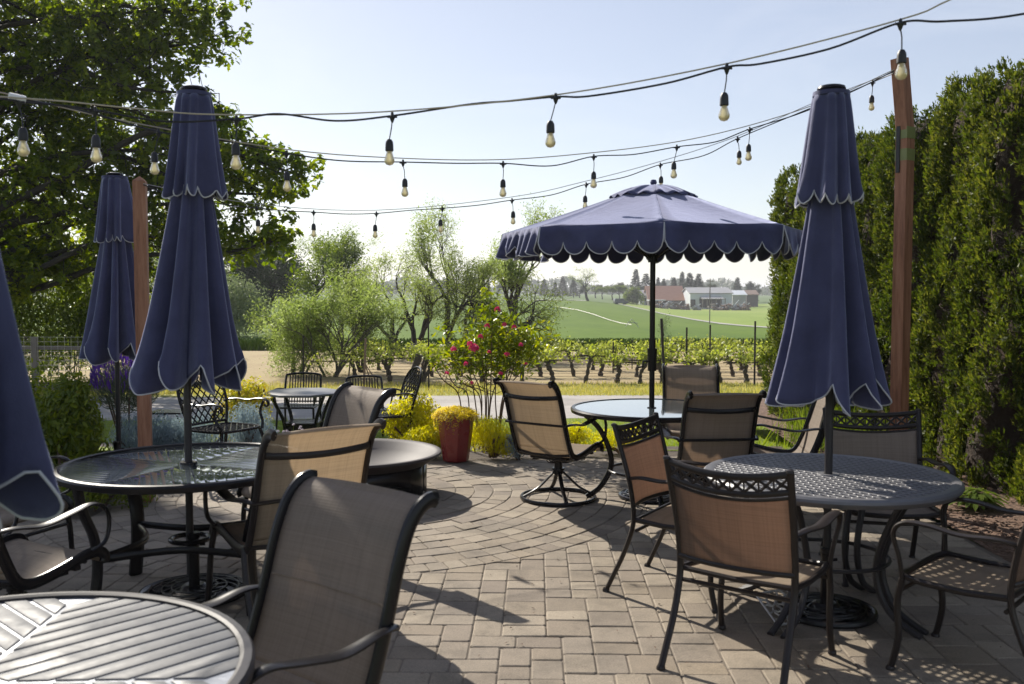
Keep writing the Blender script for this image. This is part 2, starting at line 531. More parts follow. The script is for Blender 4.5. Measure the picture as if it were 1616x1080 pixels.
M['thujabrown'] = mat_noise("dry inner hedge twigs", [(.018, .013, .009), (.07, .045, .03)], 22, .95, .9, .05)
M['willowleaf'] = mat_leaf("pale willow leaves", [(.11, .17, .034), (.20, .28, .075), (.36, .43, .18)], .5, .5, tcol=1.6)
M['budleaf'] = mat_leaf("budding spring leaves", [(.15, .22, .045), (.29, .36, .13)], .5, .5, tcol=1.6)
M['midleaf'] = mat_leaf("mid green leaves", [(.045, .075, .014), (.10, .15, .024), (.17, .22, .04)], .45, .5, tcol=1.9)
M['darkleaf'] = mat_leaf("dark distant leaves", [(.025, .045, .018), (.05, .075, .03)], .3, .6, tcol=1.4)
M['conifer'] = mat_leaf("conifer needles", [(.018, .036, .018), (.035, .06, .026)], .2, .7, tcol=1.3)
M['silverleaf'] = mat_leaf("silvery leaves", [(.13, .18, .08), (.22, .27, .14)], .4, .6, tcol=1.4)
M['vineleaf'] = mat_leaf("young vine leaves", [(.15, .21, .03), (.28, .34, .07), (.44, .47, .17)], .48, .5, tcol=1.5)
M['camellia'] = mat_leaf("glossy camellia leaves", [(.055, .10, .012), (.14, .19, .02), (.34, .34, .04)], .42, .34, gloss=.32, tcol=2.0)
M['pinkpetal'] = mat_leaf("pink petals", [(.78, .05, .17), (.92, .16, .30)], .4, .5, tcol=1.2)
M['goldleaf'] = mat_leaf("golden foliage", [(.34, .38, .012), (.58, .58, .02), (.80, .74, .05)], .58, .5, tcol=1.5)
M['orangeleaf'] = mat_leaf("orange yellow foliage", [(.20, .27, .02), (.42, .42, .03), (.50, .27, .03)], .5, .5, tcol=1.4)
M['conleaf'] = mat_leaf("yellow trailing stonecrop", [(.62, .52, .04), (.80, .70, .08)], .5, .6, tcol=1.4)
M['bluegrey'] = mat_leaf("blue grey foliage", [(.24, .31, .34), (.40, .48, .52)], .35, .7, tcol=1.2)
M['purple'] = mat_leaf("purple flower bracts", [(.08, .03, .20), (.17, .08, .36)], .35, .6, tcol=1.5)
M['lavleaf'] = mat_leaf("lavender foliage", [(.04, .06, .035), (.09, .11, .07)], .3, .6, tcol=1.4)
M['bushleaf'] = mat_leaf("shrub leaves", [(.04, .07, .008), (.13, .18, .018), (.27, .30, .03)], .45, .4, tcol=1.8)
M['whitepetal'] = mat_leaf("pale petals", [(.65, .55, .60), (.8, .75, .78)], .4, .6, tcol=1.0)
M['yellowpetal'] = mat_leaf("yellow petals", [(.75, .60, .02), (.85, .75, .05)], .4, .5, tcol=1.1)
M['redroof'] = mat_noise("faded red roof", [(.36, .17, .11), (.48, .27, .19)], .6, .8, .2, stretch=(1, 1, 4))
M['barnwhite'] = mat_noise("pale metal siding", [(.50, .53, .56), (.64, .67, .70)], .5, .6, .1)
M['barngrey'] = mat_noise("grey metal roof", [(.24, .24, .245), (.36, .36, .365)], .5, .6, .1)
M['barndark'] = mat_noise("dark barn boards and painted inside shade", [(.05, .045, .045), (.10, .09, .085)], .8, .9, .1)
M['rust'] = mat_noise("rusty farm metal", [(.12, .08, .06), (.28, .20, .16)], .9, .9, .4, .2)
M['vanpaint'] = mat_gloss("dark van paint", (.05, .06, .09), .25, .2, .8)
M['windowglass'] = mat_gloss("window glass", (.03, .04, .05), .08, 0, .5)
M['rubber'] = mat_noise("tyre rubber", [(.015, .015, .015), (.03, .03, .03)], 20, .8, .2)

# ------------------------------------------------------------------ foliage
LEAF_OVAL = np.array([(0, -.5), (.26, -.22), (.28, .12), (0, .5), (-.28, .12), (-.26, -.22)])
LEAF_OAK = np.array([(0, -.5), (.14, -.28), (.30, -.20), (.20, .0), (.40, .14), (.22, .24), (.16, .42), (0, .5), (-.16, .42), (-.22, .24), (-.40, .14), (-.20, .0), (-.30, -.20), (-.14, -.28)])
LEAF_BLADE = np.array([(-.5, -.5), (.5, -.5), (.12, .5), (-.12, .5)])
LEAF_QUAD = np.array([(0, -.5), (.30, 0), (0, .5), (-.30, 0)])
def leaf_mesh(name, centers, normals, ups, length, width, mat, shape=LEAF_OVAL, parent=None, jitter=.35, cup=.12):
    """centers (n,3), normals (n,3), ups (n,3) arrays -> one mesh of little leaf faces"""
    C_ = np.asarray(centers, float); n = len(C_)
    if n == 0: return None
    Nn = np.asarray(normals, float); U = np.asarray(ups, float)
    Nn = Nn / (np.linalg.norm(Nn, axis=1, keepdims=True) + 1e-9)
    U = U - Nn * (U * Nn).sum(1, keepdims=True)
    U /= (np.linalg.norm(U, axis=1, keepdims=True) + 1e-9)
    S = np.cross(Nn, U)
    k = len(shape)
    sz = 1 + jitter * (nrg.random(n) * 2 - 1)
    V = np.zeros((n, k, 3))
    for i, (a, b) in enumerate(shape):
        V[:, i] = C_ + S * (a * width * sz)[:, None] + U * (b * length * sz)[:, None] + Nn * ((abs(a) * cup * 2 - b * b * cup) * length * sz)[:, None]
    me = bpy.data.meshes.new(name)
    me.vertices.add(n * k); me.loops.add(n * k); me.polygons.add(n)
    me.vertices.foreach_set("co", V.reshape(-1))
    me.loops.foreach_set("vertex_index", np.arange(n * k, dtype=np.int32))
    me.polygons.foreach_set("loop_start", np.arange(0, n * k, k, dtype=np.int32))
    me.polygons.foreach_set("loop_total", np.full(n, k, dtype=np.int32))
    me.materials.append(mat)
    me.update(calc_edges=True)
    o = bpy.data.objects.new(name, me)
    COL.objects.link(o)
    if parent is not None: o.parent = parent
    return o
def rdir(n):
    v = nrg.normal(size=(n, 3)); return v / (np.linalg.norm(v, axis=1, keepdims=True) + 1e-9)
def around(anchors, per, sigma, squash=1.0):
    A = np.repeat(np.asarray(anchors, float), per, axis=0)
    off = nrg.normal(size=A.shape) * sigma
    off[:, 2] *= squash
    return A + off
def grow(mb, p, d, L, r, level, maxl, tips, spread=.6, kids=(3, 4), wob=.18, shrink=.68, up=.05, seg=6, steps=5, taper=.55):
    pts = [Vector(p)]; rads = [r]
    d = Vector(d).normalized()
    for i in range(steps):
        d = (d + Vector((rnd.gauss(0, wob), rnd.gauss(0, wob), rnd.gauss(0, wob) + up))).normalized()
        pts.append(pts[-1] + d * (L / steps))
        rads.append(r * (1 - (1 - taper) * (i + 1) / steps))
    mb.tube(pts, rads, seg=seg if level < 2 else 4, cap=False)
    if level >= maxl:
        for q in pts[1:]: tips.append(tuple(q))
        return
    if level >= maxl - 1:
        for q in pts[2:]: tips.append(tuple(q))
    k = rnd.randint(*kids)
    for j in range(k):
        t = rnd.uniform(.35, 1.0) if j else 1.0
        i = max(1, min(steps, int(round(t * steps))))
        q = pts[i]
        ax = d.orthogonal().normalized()
        ax.rotate(Matrix.Rotation(rnd.uniform(0, 2 * PI), 3, d))
        nd = (d * math.cos(spread * rnd.uniform(.5, 1.3)) + ax * math.sin(spread * rnd.uniform(.5, 1.3))).normalized()
        grow(mb, q, nd, L * shrink * rnd.uniform(.75, 1.15), rads[i] * .72, level + 1, maxl, tips, spread, kids, wob, shrink, up, seg, steps, taper)
def tree(name, label, loc, h, mat, bark, per=10, leaf=.10, sigma=.16, trunk_frac=.3, maxl=4, spread=.6, kids=(3, 4), r0=None, up=.05, group=None, stems=1, shrink=.68, lean=(0, 0), shape=LEAF_QUAD, seed=0, wob=.16, asp=.6, cat="tree"):
    global nrg
    import zlib
    old = rnd.getstate(); rnd.seed(zlib.crc32(label.encode()) + seed); nrg = np.random.default_rng(zlib.crc32(label.encode()))
    t = thing(name, label, cat, loc, rnd.uniform(0, 6), group)
    mb = MB(); tips = []
    r0 = r0 or h * .022
    for s in range(stems):
        a = rnd.uniform(0, 2 * PI)
        sp = .28 if stems > 1 else .05
        d = Vector((math.cos(a) * sp + lean[0], math.sin(a) * sp + lean[1], 1))
        grow(mb, (math.cos(a) * .12 * (stems > 1), math.sin(a) * .12 * (stems > 1), -.1), d, h * trunk_frac, r0 / math.sqrt(stems), 0, maxl, tips, spread, kids, wob, shrink, up, 7)
    # scale so that the tree is h tall
    zmax = max(q[2] for q in tips)
    k = h / zmax
    mb.v = [(v[0] * k, v[1] * k, v[2] * k) for v in mb.v]
    T = np.array(tips) * k
    mb.build("trunk", bark, t)
    C_ = around(T, per, sigma)
    n = len(C_)
    leaf_mesh("crown", C_, rdir(n) + np.array([0, 0, .3]), rdir(n), leaf, leaf * asp, mat, shape, t)
    rnd.setstate(old)
    return t
def bush_points(n, rx, ry, rz, lumps=9, shell=.45, flat=0.0):
    """points through a lumpy mound standing on z=0"""
    cs = rdir(lumps) * np.array([rx, ry, rz]) * .55
    cs[:, 2] = np.abs(cs[:, 2]) * (1 - flat) + rz * .35
    pts = []
    idx = nrg.integers(0, lumps, n)
    d = rdir(n)
    rr = (1 - shell * nrg.random(n) ** 1.5)
    rad = np.array([rx, ry, rz]) * .52
    p = cs[idx] + d * rr[:, None] * rad
    nn = d
    keep = p[:, 2] > .01
    return p[keep], nn[keep]
def bush(name, label, loc, rx, ry, rz, n, mat, leaf=.05, asp=.5, cat="shrub", group=None, shape=LEAF_OVAL, stems=7, lumps=9, shell=.6, upw=.3, tw=None):
    t = thing(name, label, cat, loc, 0, group)
    p, nn = bush_points(n, rx, ry, rz, lumps, shell)
    m = len(p)
    leaf_mesh("foliage", p, nn + rdir(m) * .8, rdir(m) + np.array([0, 0, upw * 3]), leaf, leaf * asp, mat, shape, t)
    mb = MB()
    for i in range(stems):
        a = rnd.uniform(0, 2 * PI); e = p[rnd.randrange(m)]
        mb.tube(catmull([(math.cos(a) * rx * .1, math.sin(a) * ry * .1, -.02), (e[0] * .4, e[1] * .4, e[2] * .5), tuple(e)], 3), [.012] * 7, 5)
    mb.build("stem", tw or M['redstem'], t)
    return t

# ------------------------------------------------------------------ the ground and what lies on it
YL = [-25, -10, 0, 5, 9.5] + [float(v) for v in np.unique(np.concatenate([np.linspace(9.5, 60, 52)[1:], np.geomspace(60, 9000, 60)[1:]]))]
AL = [float(v) for v in np.concatenate([np.linspace(-5, -.8, 12), np.linspace(-.8, .8, 61)[1:], np.linspace(.8, 5, 12)[1:]])]
def gx(a, y): return a * (max(y, -2) + 6) if y > -2 else a * 10
mb = MB()
mb.grid([[(gx(a, y), y, terrain(gx(a, y), y) - (.05 if y <= 9.5 else .03)) for a in AL] for y in YL])
tag(mb.build("ground", M['far'], angle=60), kind="structure")
def strip(name, mat, y0, y1, a0, a1, off=.01, ny=14):
    als = [a for a in AL if a0 <= a <= a1]
    f0 = y0 if callable(y0) else (lambda a: y0)
    f1 = y1 if callable(y1) else (lambda a: y1)
    yy = [y for y in YL]
    rows = []
    for i in range(ny + 1):
        r = []
        for a in als:
            y = f0(a) * (f1(a) / f0(a)) ** (i / ny)
            x = gx(a, y)
            r.append((x, y, terrain(x, y) + off))
        rows.append(r)
    m = MB(); m.grid(rows)
    return tag(m.build(name, mat, angle=60), kind="structure")
strip("lawn", M['lawn'], 10.0, lambda a: 15.6 + .35 * math.sin(a * 6), -1.2, 1.2, .004, 22)
strip("gravel_drive", M['gravel'], lambda a: 15.6 + .35 * math.sin(a * 6), lambda a: 20.6 + .3 * math.sin(a * 9 + 1), -2, 2, .008, 16)
strip("verge", M['verge'], lambda a: 20.6 + .3 * math.sin(a * 9 + 1), lambda a: 24.6 + .5 * math.sin(a * 5), -2, 2, .008, 14)
strip("vineyard_soil", M['tilled'], lambda a: 24.6 + .5 * math.sin(a * 5), 47.5, -2.2, 2.2, .01, 40)
def field_end(a):
    # far edge of the crop: along the pale road on the far side of the field
    return float(np.interp(a, [-.4, .06, .105, .135, .175, .215, .24, .27, .5], [300, 300, 300, 255, 190, 150, 135, 122, 110]))
strip("crop_field", M['crop'], 47.5, field_end, -1.6, 1.6, .05, 60)
strip("farm_road", M['road'], lambda a: field_end(a), lambda a: field_end(a) * 1.035 + 1.2, .095, .6, .12, 4)
strip("pasture", M['pasture'], lambda a: field_end(a) * 1.035 + 1.2, 420, .095, .6, .08, 30)
strip("headland_road", M['road'], 302, 312, -.5, .098, .15, 3)

# paving ----------------------------------------------------------
PC = (-1.27, 7.7); PR = 2.36
def in_patio(x, y):
    if x > 3.02 or x < -7 or y < .8: return False
    if y > 6.7 and x < -3.05: return False
    yb = 8.95 + .22 * math.sin(x * 1.3 + .4) + (.35 if x > 1 else 0) * min(1, max(0, x - 1))
    return y < yb
mb = MB(); N_ = 60
edge = []
sand = MB()
sand.grid([[(-7.1, .6, -.006), (3.06, .6, -.006)], [(-7.1, 6.75, -.006), (3.06, 6.75, -.006)]], flip=True)
sand.grid([[(-3.1, 6.75, -.006), (3.06, 6.75, -.006)], [(-3.1, 9.0, -.006), (3.06, 9.3, -.006)]], flip=True)
tag(sand.build("joint_sand", M['sand']), kind="structure")
bed = MB()
bed.grid([[(-7.5, 6.75, -.02), (-7.5, 11.0, terrain(-7, 11) + .03)], [(-3.1, 6.75, -.02), (-3.1, 11.0, terrain(-3, 11) + .03)]])
tag(bed.build("flower_bed_soil", M['soil']), kind="structure")
bed = MB()
bed.grid([[(-3.1, 8.8, -.018), (-3.1, 10.4, terrain(-3, 10.4) + .025)], [(3.0, 8.8, -.018), (3.0, 10.4, terrain(3, 10.4) + .025)]])
tag(bed.build("border_soil", M['soil']), kind="structure")
bed = MB()
bed.grid([[(3.05, yy, .012 + .02 * math.sin(yy * 3)) for yy in np.linspace(1, 14, 20)], [(3.6, yy, .05) for yy in np.linspace(1, 14, 20)], [(5.6, yy, .05) for yy in np.linspace(1, 14, 20)]])
tag(bed.build("mulch_bed", M['mulch']), kind="structure")
CH = MB()   # bark chips lying on the mulch
for i in range(2600):
    x = rnd.uniform(3.03, 4.0); y = rnd.uniform(3.5, 11)
    CH.box((x, y, .035 + rnd.random() * .015), (rnd.uniform(.02, .05), rnd.uniform(.01, .02), .006), Matrix.Rotation(rnd.uniform(0, PI), 3, 'Z') @ Matrix.Rotation(rnd.gauss(0, .3), 3, 'X'))
tag(CH.build("bark_chips", M['mulch'], smooth=False), "loose bark chips scattered under the tall hedge", "bark chips", kind="stuff")

def add_block(mb, poly, gap=.0022, ztop=0.0):
    """a paver with a chamfered top; poly = ccw list of (x,y)"""
    q2 = []
    for i in range(len(poly)):       # worn corners
        p0, p1, p2 = Vector(poly[i - 1]), Vector(poly[i]), Vector(poly[(i + 1) % len(poly)])
        c1 = rnd.uniform(.007, .014)
        if (p0 - p1).length > .04 and (p2 - p1).length > .04:
            q2 += [tuple(p1 + (p0 - p1).normalized() * c1), tuple(p1 + (p2 - p1).normalized() * c1)]
        else: q2.append(tuple(p1))
    poly = q2
    n = len(poly)
    cx = sum(p[0] for p in poly) / n; cy_ = sum(p[1] for p in poly) / n
    def inset(g):
        out = []
        for i in range(n):
            p0, p1, p2 = Vector(poly[i - 1]), Vector(poly[i]), Vector(poly[(i + 1) % n])
            a = (p1 - p0); b = (p2 - p1)
            if a.length < 1e-6 or b.length < 1e-6: return None
            a.normalize(); b.normalize()
            na = Vector((-a.y, a.x)); nb = Vector((-b.y, b.x))
            k = 1 + na.dot(nb)
            if k < .2: k = .2
            out.append(p1 + (na + nb) * (g / k))
        return out
    A = inset(gap); B = inset(gap + .006)
    if A is None or B is None: return
    z = ztop + rnd.gauss(0, .0018); tx, ty = rnd.gauss(0, .008), rnd.gauss(0, .008)
    b0 = len(mb.v)
    def zz(p): return z + (p[0] - cx) * tx + (p[1] - cy_) * ty
    for p in A: mb.v.append((p.x, p.y, -.02))
    for p in A: mb.v.append((p.x, p.y, zz(p) - .004))
    for p in B: mb.v.append((p.x, p.y, zz(p)))
    for r in (0, 1):
        for i in range(n):
            j = (i + 1) % n
            mb.f.append((b0 + r * n + i, b0 + r * n + j, b0 + (r + 1) * n + j, b0 + (r + 1) * n + i))
    mb.f.append(tuple(b0 + 2 * n + i for i in range(n)))
def clip_out(poly):
    """remove the part of a block that reaches into the paving circle"""
    n = len(poly)
    cx = sum(p[0] for p in poly) / n; cy_ = sum(p[1] for p in poly) / n
    d = math.hypot(cx - PC[0], cy_ - PC[1])
    if d > PR + .3: return poly
    if d < PR - .25: return None
    u = Vector((cx - PC[0], cy_ - PC[1])).normalized()
    out = []
    def sd(p): return (p[0] - PC[0]) * u.x + (p[1] - PC[1]) * u.y - PR
    for i in range(n):
        p, q = poly[i], poly[(i + 1) % n]
        a, b = sd(p), sd(q)
        if a >= 0: out.append(p)
        if (a > 0) != (b > 0) and abs(a - b) > 1e-9:
            t = a / (a - b); out.append((p[0] + (q[0] - p[0]) * t, p[1] + (q[1] - p[1]) * t))
    if len(out) < 3: return None
    ar = abs(sum(out[i - 1][0] * out[i][1] - out[i][0] * out[i - 1][1] for i in range(len(out)))) / 2
    return out if ar > .0015 else None
U = .072
paving = MB()
ang = R(-1.5)
nx, ny = 160, 140
occ = [[False] * (nx + 4) for _ in range(ny + 6)]
ox, oy = -7.3, .6
for j in range(ny):
    i = 0
    while i < nx:
        if occ[j][i]: i += 1; continue
        run = 0
        while i + run < nx and not occ[j][i + run]: run += 1
        opts = []
        for w in (2, 3):
            if w <= run and (run - w != 1): opts.append(w)
        if run >= nx - i - 1 and not opts: opts = [2]
        if not opts: opts = [run]
        w = rnd.choice(opts)
        h = rnd.choice((2, 2, 3)) if w == 3 else rnd.choice((2, 3, 3))
        if w == 3 and h == 2 and rnd.random() < .35 and run in (4,) or (w == 2 and run >= 6 and rnd.random() < .0): w = 4; h = 2
        for a in range(w):
            for b in range(h):
                if i + a < nx + 4: occ[j + b][i + a] = True
        x0, y0 = ox + i * U, oy + j * U
        q = [(x0, y0), (x0 + w * U, y0), (x0 + w * U, y0 + h * U), (x0, y0 + h * U)]
        q = [(p[0] * math.cos(ang) - p[1] * math.sin(ang) + .15, p[0] * math.sin(ang) + p[1] * math.cos(ang)) for p in q]
        cx = sum(p[0] for p in q) / 4; cyy = sum(p[1] for p in q) / 4
        if in_patio(cx, cyy):
            q = clip_out(q)
            if q: add_block(paving, q)
        i += w
# circle: soldier course then rings
r = PR; k = 0
while r > .25:
    dep = .155 if k == 0 else .155
    wid = .115 if k == 0 else (.155 if k % 2 else .235)
    n = max(5, int(2 * PI * (r - dep / 2) / wid)); ph = rnd.uniform(0, 1)
    cuts = [(i + rnd.uniform(-.12, .12) * (k > 0)) for i in range(n)]
    for i in range(n):
        a0 = 2 * PI * (cuts[i] + ph) / n; a1 = 2 * PI * ((cuts[i + 1] if i < n - 1 else cuts[0] + n) + ph) / n
        q = [(PC[0] + rr * math.cos(a), PC[1] + rr * math.sin(a)) for rr, a in ((r, a0), (r, a1), (r - dep, a1), (r - dep, a0))]
        cx = sum(p[0] for p in q) / 4; cyy = sum(p[1] for p in q) / 4
        if in_patio(cx, cyy): add_block(paving, q)
    r -= dep; k += 1
tag(paving.build("paving", M['paver'], smooth=False), kind="structure")
# litter: fallen leaf bits and seeds caught on the paving
pts = []
for i in range(520):
    x = rnd.uniform(-4, 3); y = rnd.uniform(2, 8.8)
    if in_patio(x, y): pts.append((x, y, .008))
leaf_mesh("fallen_leaf_bits", pts, np.tile([0, 0, 1.0], (len(pts), 1)) + nrg.normal(size=(len(pts), 3)) * .3, rdir(len(pts)), .022, .012, M['mulch'], LEAF_QUAD)
tag(bpy.data.objects["fallen_leaf_bits"], "tiny dry leaf bits scattered over the paving", "leaf litter", kind="stuff")

# grass blades ----------------------------------------------------
def blades(name, label, n, region, h, w, mat=None):
    C_ = []
    while len(C_) < n:
        q = region()
        if q: C_.append((q[0], q[1], terrain(q[0], q[1]) + h * .45))
    U_ = nrg.normal(size=(n, 3)) * .35 + np.array([0, 0, 1])
    leaf_mesh(name, C_, rdir(n) * np.array([1, 1, .1]), U_, h, w, mat or M['grassblade'], LEAF_BLADE, jitter=.5)
    tag(bpy.data.objects[name], label, "grass", kind="stuff")
def reg_lawn():
    y = 9.3 + 6.2 * rnd.random() ** 1.4; x = rnd.uniform(-.58, .5) * y
    return (x, y) if not (y < 10.4 and x > -3.1) and not (y < 11 and x < -3.1) else None
blades("lawn_grass", "short bright green lawn grass behind the flower border", 26000, reg_lawn, .05, .007)
blades("verge_grass", "rough yellowish grass beside the gravel drive", 22000, lambda: (lambda y: (rnd.uniform(-.6, .5) * y, y))(rnd.uniform(20.7, 24.9)), .09, .016, M["vergeblade"])
blades("field_edge_grass", "tall bright green fringe along the near edge of the crop field", 16000, lambda: (lambda y: (rnd.uniform(-.55, .4) * y, y))(rnd.uniform(47.0, 50.0)), .55, .09, M['crop'])
blades("hedge_foot_grass", "long green grass clump growing at the foot of the hedge", 900, lambda: (rnd.gauss(3.35, .16), rnd.gauss(9.9, .4)), .42, .012, M["midleaf"])

# ------------------------------------------------------------------ chairs
def sling_side(x, prof):
    return [(x, p[0], p[1]) for p in prof]
def make_sling_chair(name, label, H=1.0, W=.56, base='swivel', sling='sling_tan', metal='iron', group=None, seatm=None, seam=False):
    """high-back sling chair: facing +Y, origin on the floor under the seat"""
    t = thing(name, label, 'chair', group=group)
    hw = W / 2
    backp = [(-.525, .990), (-.498, .996), (-.462, .984), (-.425, .952), (-.392, .90), (-.352, .80), (-.31, .66), (-.265, .53), (-.225, .435)]
    seatp = [(-.225, .435), (-.19, .392), (-.13, .375), (-.03, .385), (.08, .41), (.17, .43), (.235, .425), (.262, .395), (.255, .37)]
    k = H / 1.0
    sc_ = lambda P_: [(y * (1 + (k - 1) * .5), z if z < .44 else .44 + (z - .44) * (H - .44) / .56) for y, z in P_]
    backp, seatp = sc_(backp), sc_(seatp)
    bc = catmull([(0, y, z) for y, z in backp], 4); s2 = catmull([(0, y, z) for y, z in seatp], 4)
    mt = M[metal]
    # rails, one continuous bent bar each side
    for s in (-1, 1):
        m = MB(); c = bc + s2[1:]
        m.tube([(s * hw, p.y, p.z) for p in c], .015, 8, ref=(1, 0, 0), rb=.027)
        m.build("side_rail", mt, t)
    nxp = 11
    def cloth(curve, name, sag):
        rows = []
        for i, p in enumerate(curve):
            tt = i / (len(curve) - 1)
            a = curve[max(0, i - 1)]; b = curve[min(len(curve) - 1, i + 1)]
            tg = (b - a).normalized(); nm = Vector((0, -tg.z, tg.y))
            if nm.y > 0 and name.startswith('back'): nm = -nm
            row = []
            for j in range(nxp):
                u = -1 + 2 * j / (nxp - 1)
                sg = sag * (1 - u * u) * math.sin(PI * min(1, max(0, tt))) ** .7
                q = p + nm * (sg if name.startswith('back') else 0) - Vector((0, 0, sg if not name.startswith('back') else 0))
                row.append((u * (hw - .004), q.y, q.z))
            rows.append(row)
        g = MB(); g.grid(rows)
        return g.build(name, M[sling if name.startswith('back') else (seatm or sling)], t, angle=80, solid=.003)
    bk = cloth(bc, "back_sling", .022)
    cloth(s2, "seat_sling", .018)
    if seam:
        g = MB(); zc = .68; i = min(range(len(bc)), key=lambda q: abs(bc[q].z - zc))
        for j in range(46):
            xs = [(-hw + .02 + (2 * hw - .04) * (j + e) / 46) for e in (0, .6)]
            g.tube([(x, bc[i].y - .020 * (1 - (x / hw) ** 2) + .006, bc[i].z + .003) for x in xs], .0028, 5)
        g.build("seam", M['sling_sand'], bk)
    # crossbars behind the back
    i = min(range(len(bc)), key=lambda q: abs(bc[q].z - (H - .125)) + (0 if q > 8 else 9))
    m = MB()
    yb, zb = bc[i].y, bc[i].z
    pts = [(-hw + 2 * hw * j / 14, yb - .030 - .035 * math.sin(PI * j / 14), zb - .012 * math.sin(PI * j / 14)) for j in range(15)]
    pts = [(-hw, yb, zb)] + pts[1:-1] + [(hw, yb, zb)]
    m.tube(pts, .018, 8, ref=(0, 0, 1), rb=.010)
    m.build("top_crossbar", mt, t)
    za = .64; i = min(range(len(bc)), key=lambda q: abs(bc[q].z - za)); ya = bc[i].y
    m = MB(); m.tube([(-hw - .03, ya - .025, za), (-hw * .5, ya - .035, za), (hw * .5, ya - .035, za), (hw + .03, ya - .025, za)], .010, 8, ref=(0, 0, 1), rb=.009)
    m.build("lower_crossbar", mt, t)
    m = MB(); m.tube([(-hw, -.205, .40), (-hw * .4, -.225, .385), (hw * .4, -.225, .385), (hw, -.205, .40)], .012, 8)
    m.tube([(-hw, .15, .40), (hw, .15, .40)], .012, 8)
    m.build("seat_crossbar", mt, t)
    # arms: flat bar forward, then a loop down to the rail
    for s in (-1, 1):
        xa = s * (hw + .035)
        c = catmull([(s * (hw + .02), ya - .03, za), (xa, ya + .06, za + .006), (xa, -.10, za - .012), (xa, .05, za + .012), (xa, .16, za + .03), (xa, .235, za), (xa, .26, za - .07), (xa, .235, za - .16), (s * (hw + .02), .17, .445)], 5)
        n = len(c); w = [.012 + .019 * math.sin(PI * min(1, j / (n * .62))) for j in range(n)]
        m = MB(); m.tube(c, w, 8, ref=(1, 0, 0), rb=.009)
        m.build("armrest", mt, t)
    if base == 'swivel':
        m = MB()
        m.box((0, 0, .345), (.34, .30, .022), bev=.005)
        m.bar((-hw, -.11, .358), (hw, -.11, .358), .03, .02); m.bar((-hw, .11, .378), (hw, .11, .378), .03, .02)
        for s in (-1, 1): m.bar((s * .14, -.14, .335), (s * .14, .16, .335), .03, .03)
        for q in range(7):  # spring pack
            m.tube([(.045 * math.cos(a), -.10 + q * .034, .318 + .016 * math.sin(a)) for a in np.linspace(0, 2 * PI, 9)[:-1]], .005, 5, closed=True)
        m.tube([(0, 0, .34), (0, 0, .20)], [.03, .036], 12)
        m.lathe([(0, .25), (.05, .25), (.052, .235), (.036, .225)], 16)
        m.build("swivel_mechanism", mt, t)
        for q in range(4):
            a = PI / 4 + q * PI / 2
            c = catmull([(.015 * math.cos(a), .015 * math.sin(a), .235), (.07 * math.cos(a), .07 * math.sin(a), .185), (.17 * math.cos(a), .17 * math.sin(a), .09), (.285 * math.cos(a), .285 * math.sin(a), .028)], 5)
            m = MB(); m.tube(c, .017, 8, ref=(-math.sin(a), math.cos(a), 0), rb=.010); m.build("base_strut", mt, t)
        m = MB(); m.tube([(.295 * math.cos(a), .295 * math.sin(a), .016) for a in np.linspace(0, 2 * PI, 41)[:-1]], .016, 8, closed=True, ref=(0, 0, 1), rb=.013)
        m.build("base_ring", mt, t)
    else:
        for s in (-1, 1):
            m = MB(); m.tube(catmull([(s * (hw + .01), .20, .42), (s * (hw + .02), .235, .28), (s * (hw + .03), .24, .12), (s * (hw + .03), .27, .0)], 5), .016, 8); m.build("leg", mt, t)
            m = MB(); m.tube(catmull([(s * (hw + .01), -.18, .40), (s * (hw + .02), -.22, .28), (s * (hw + .025), -.28, .13), (s * (hw + .03), -.36, .0)], 5), .016, 8); m.build("leg", mt, t)
        m = MB(); m.tube([(-hw - .02, .235, .28), (hw + .02, .235, .28)], .010, 8); m.build("stretcher", mt, t)
    return t

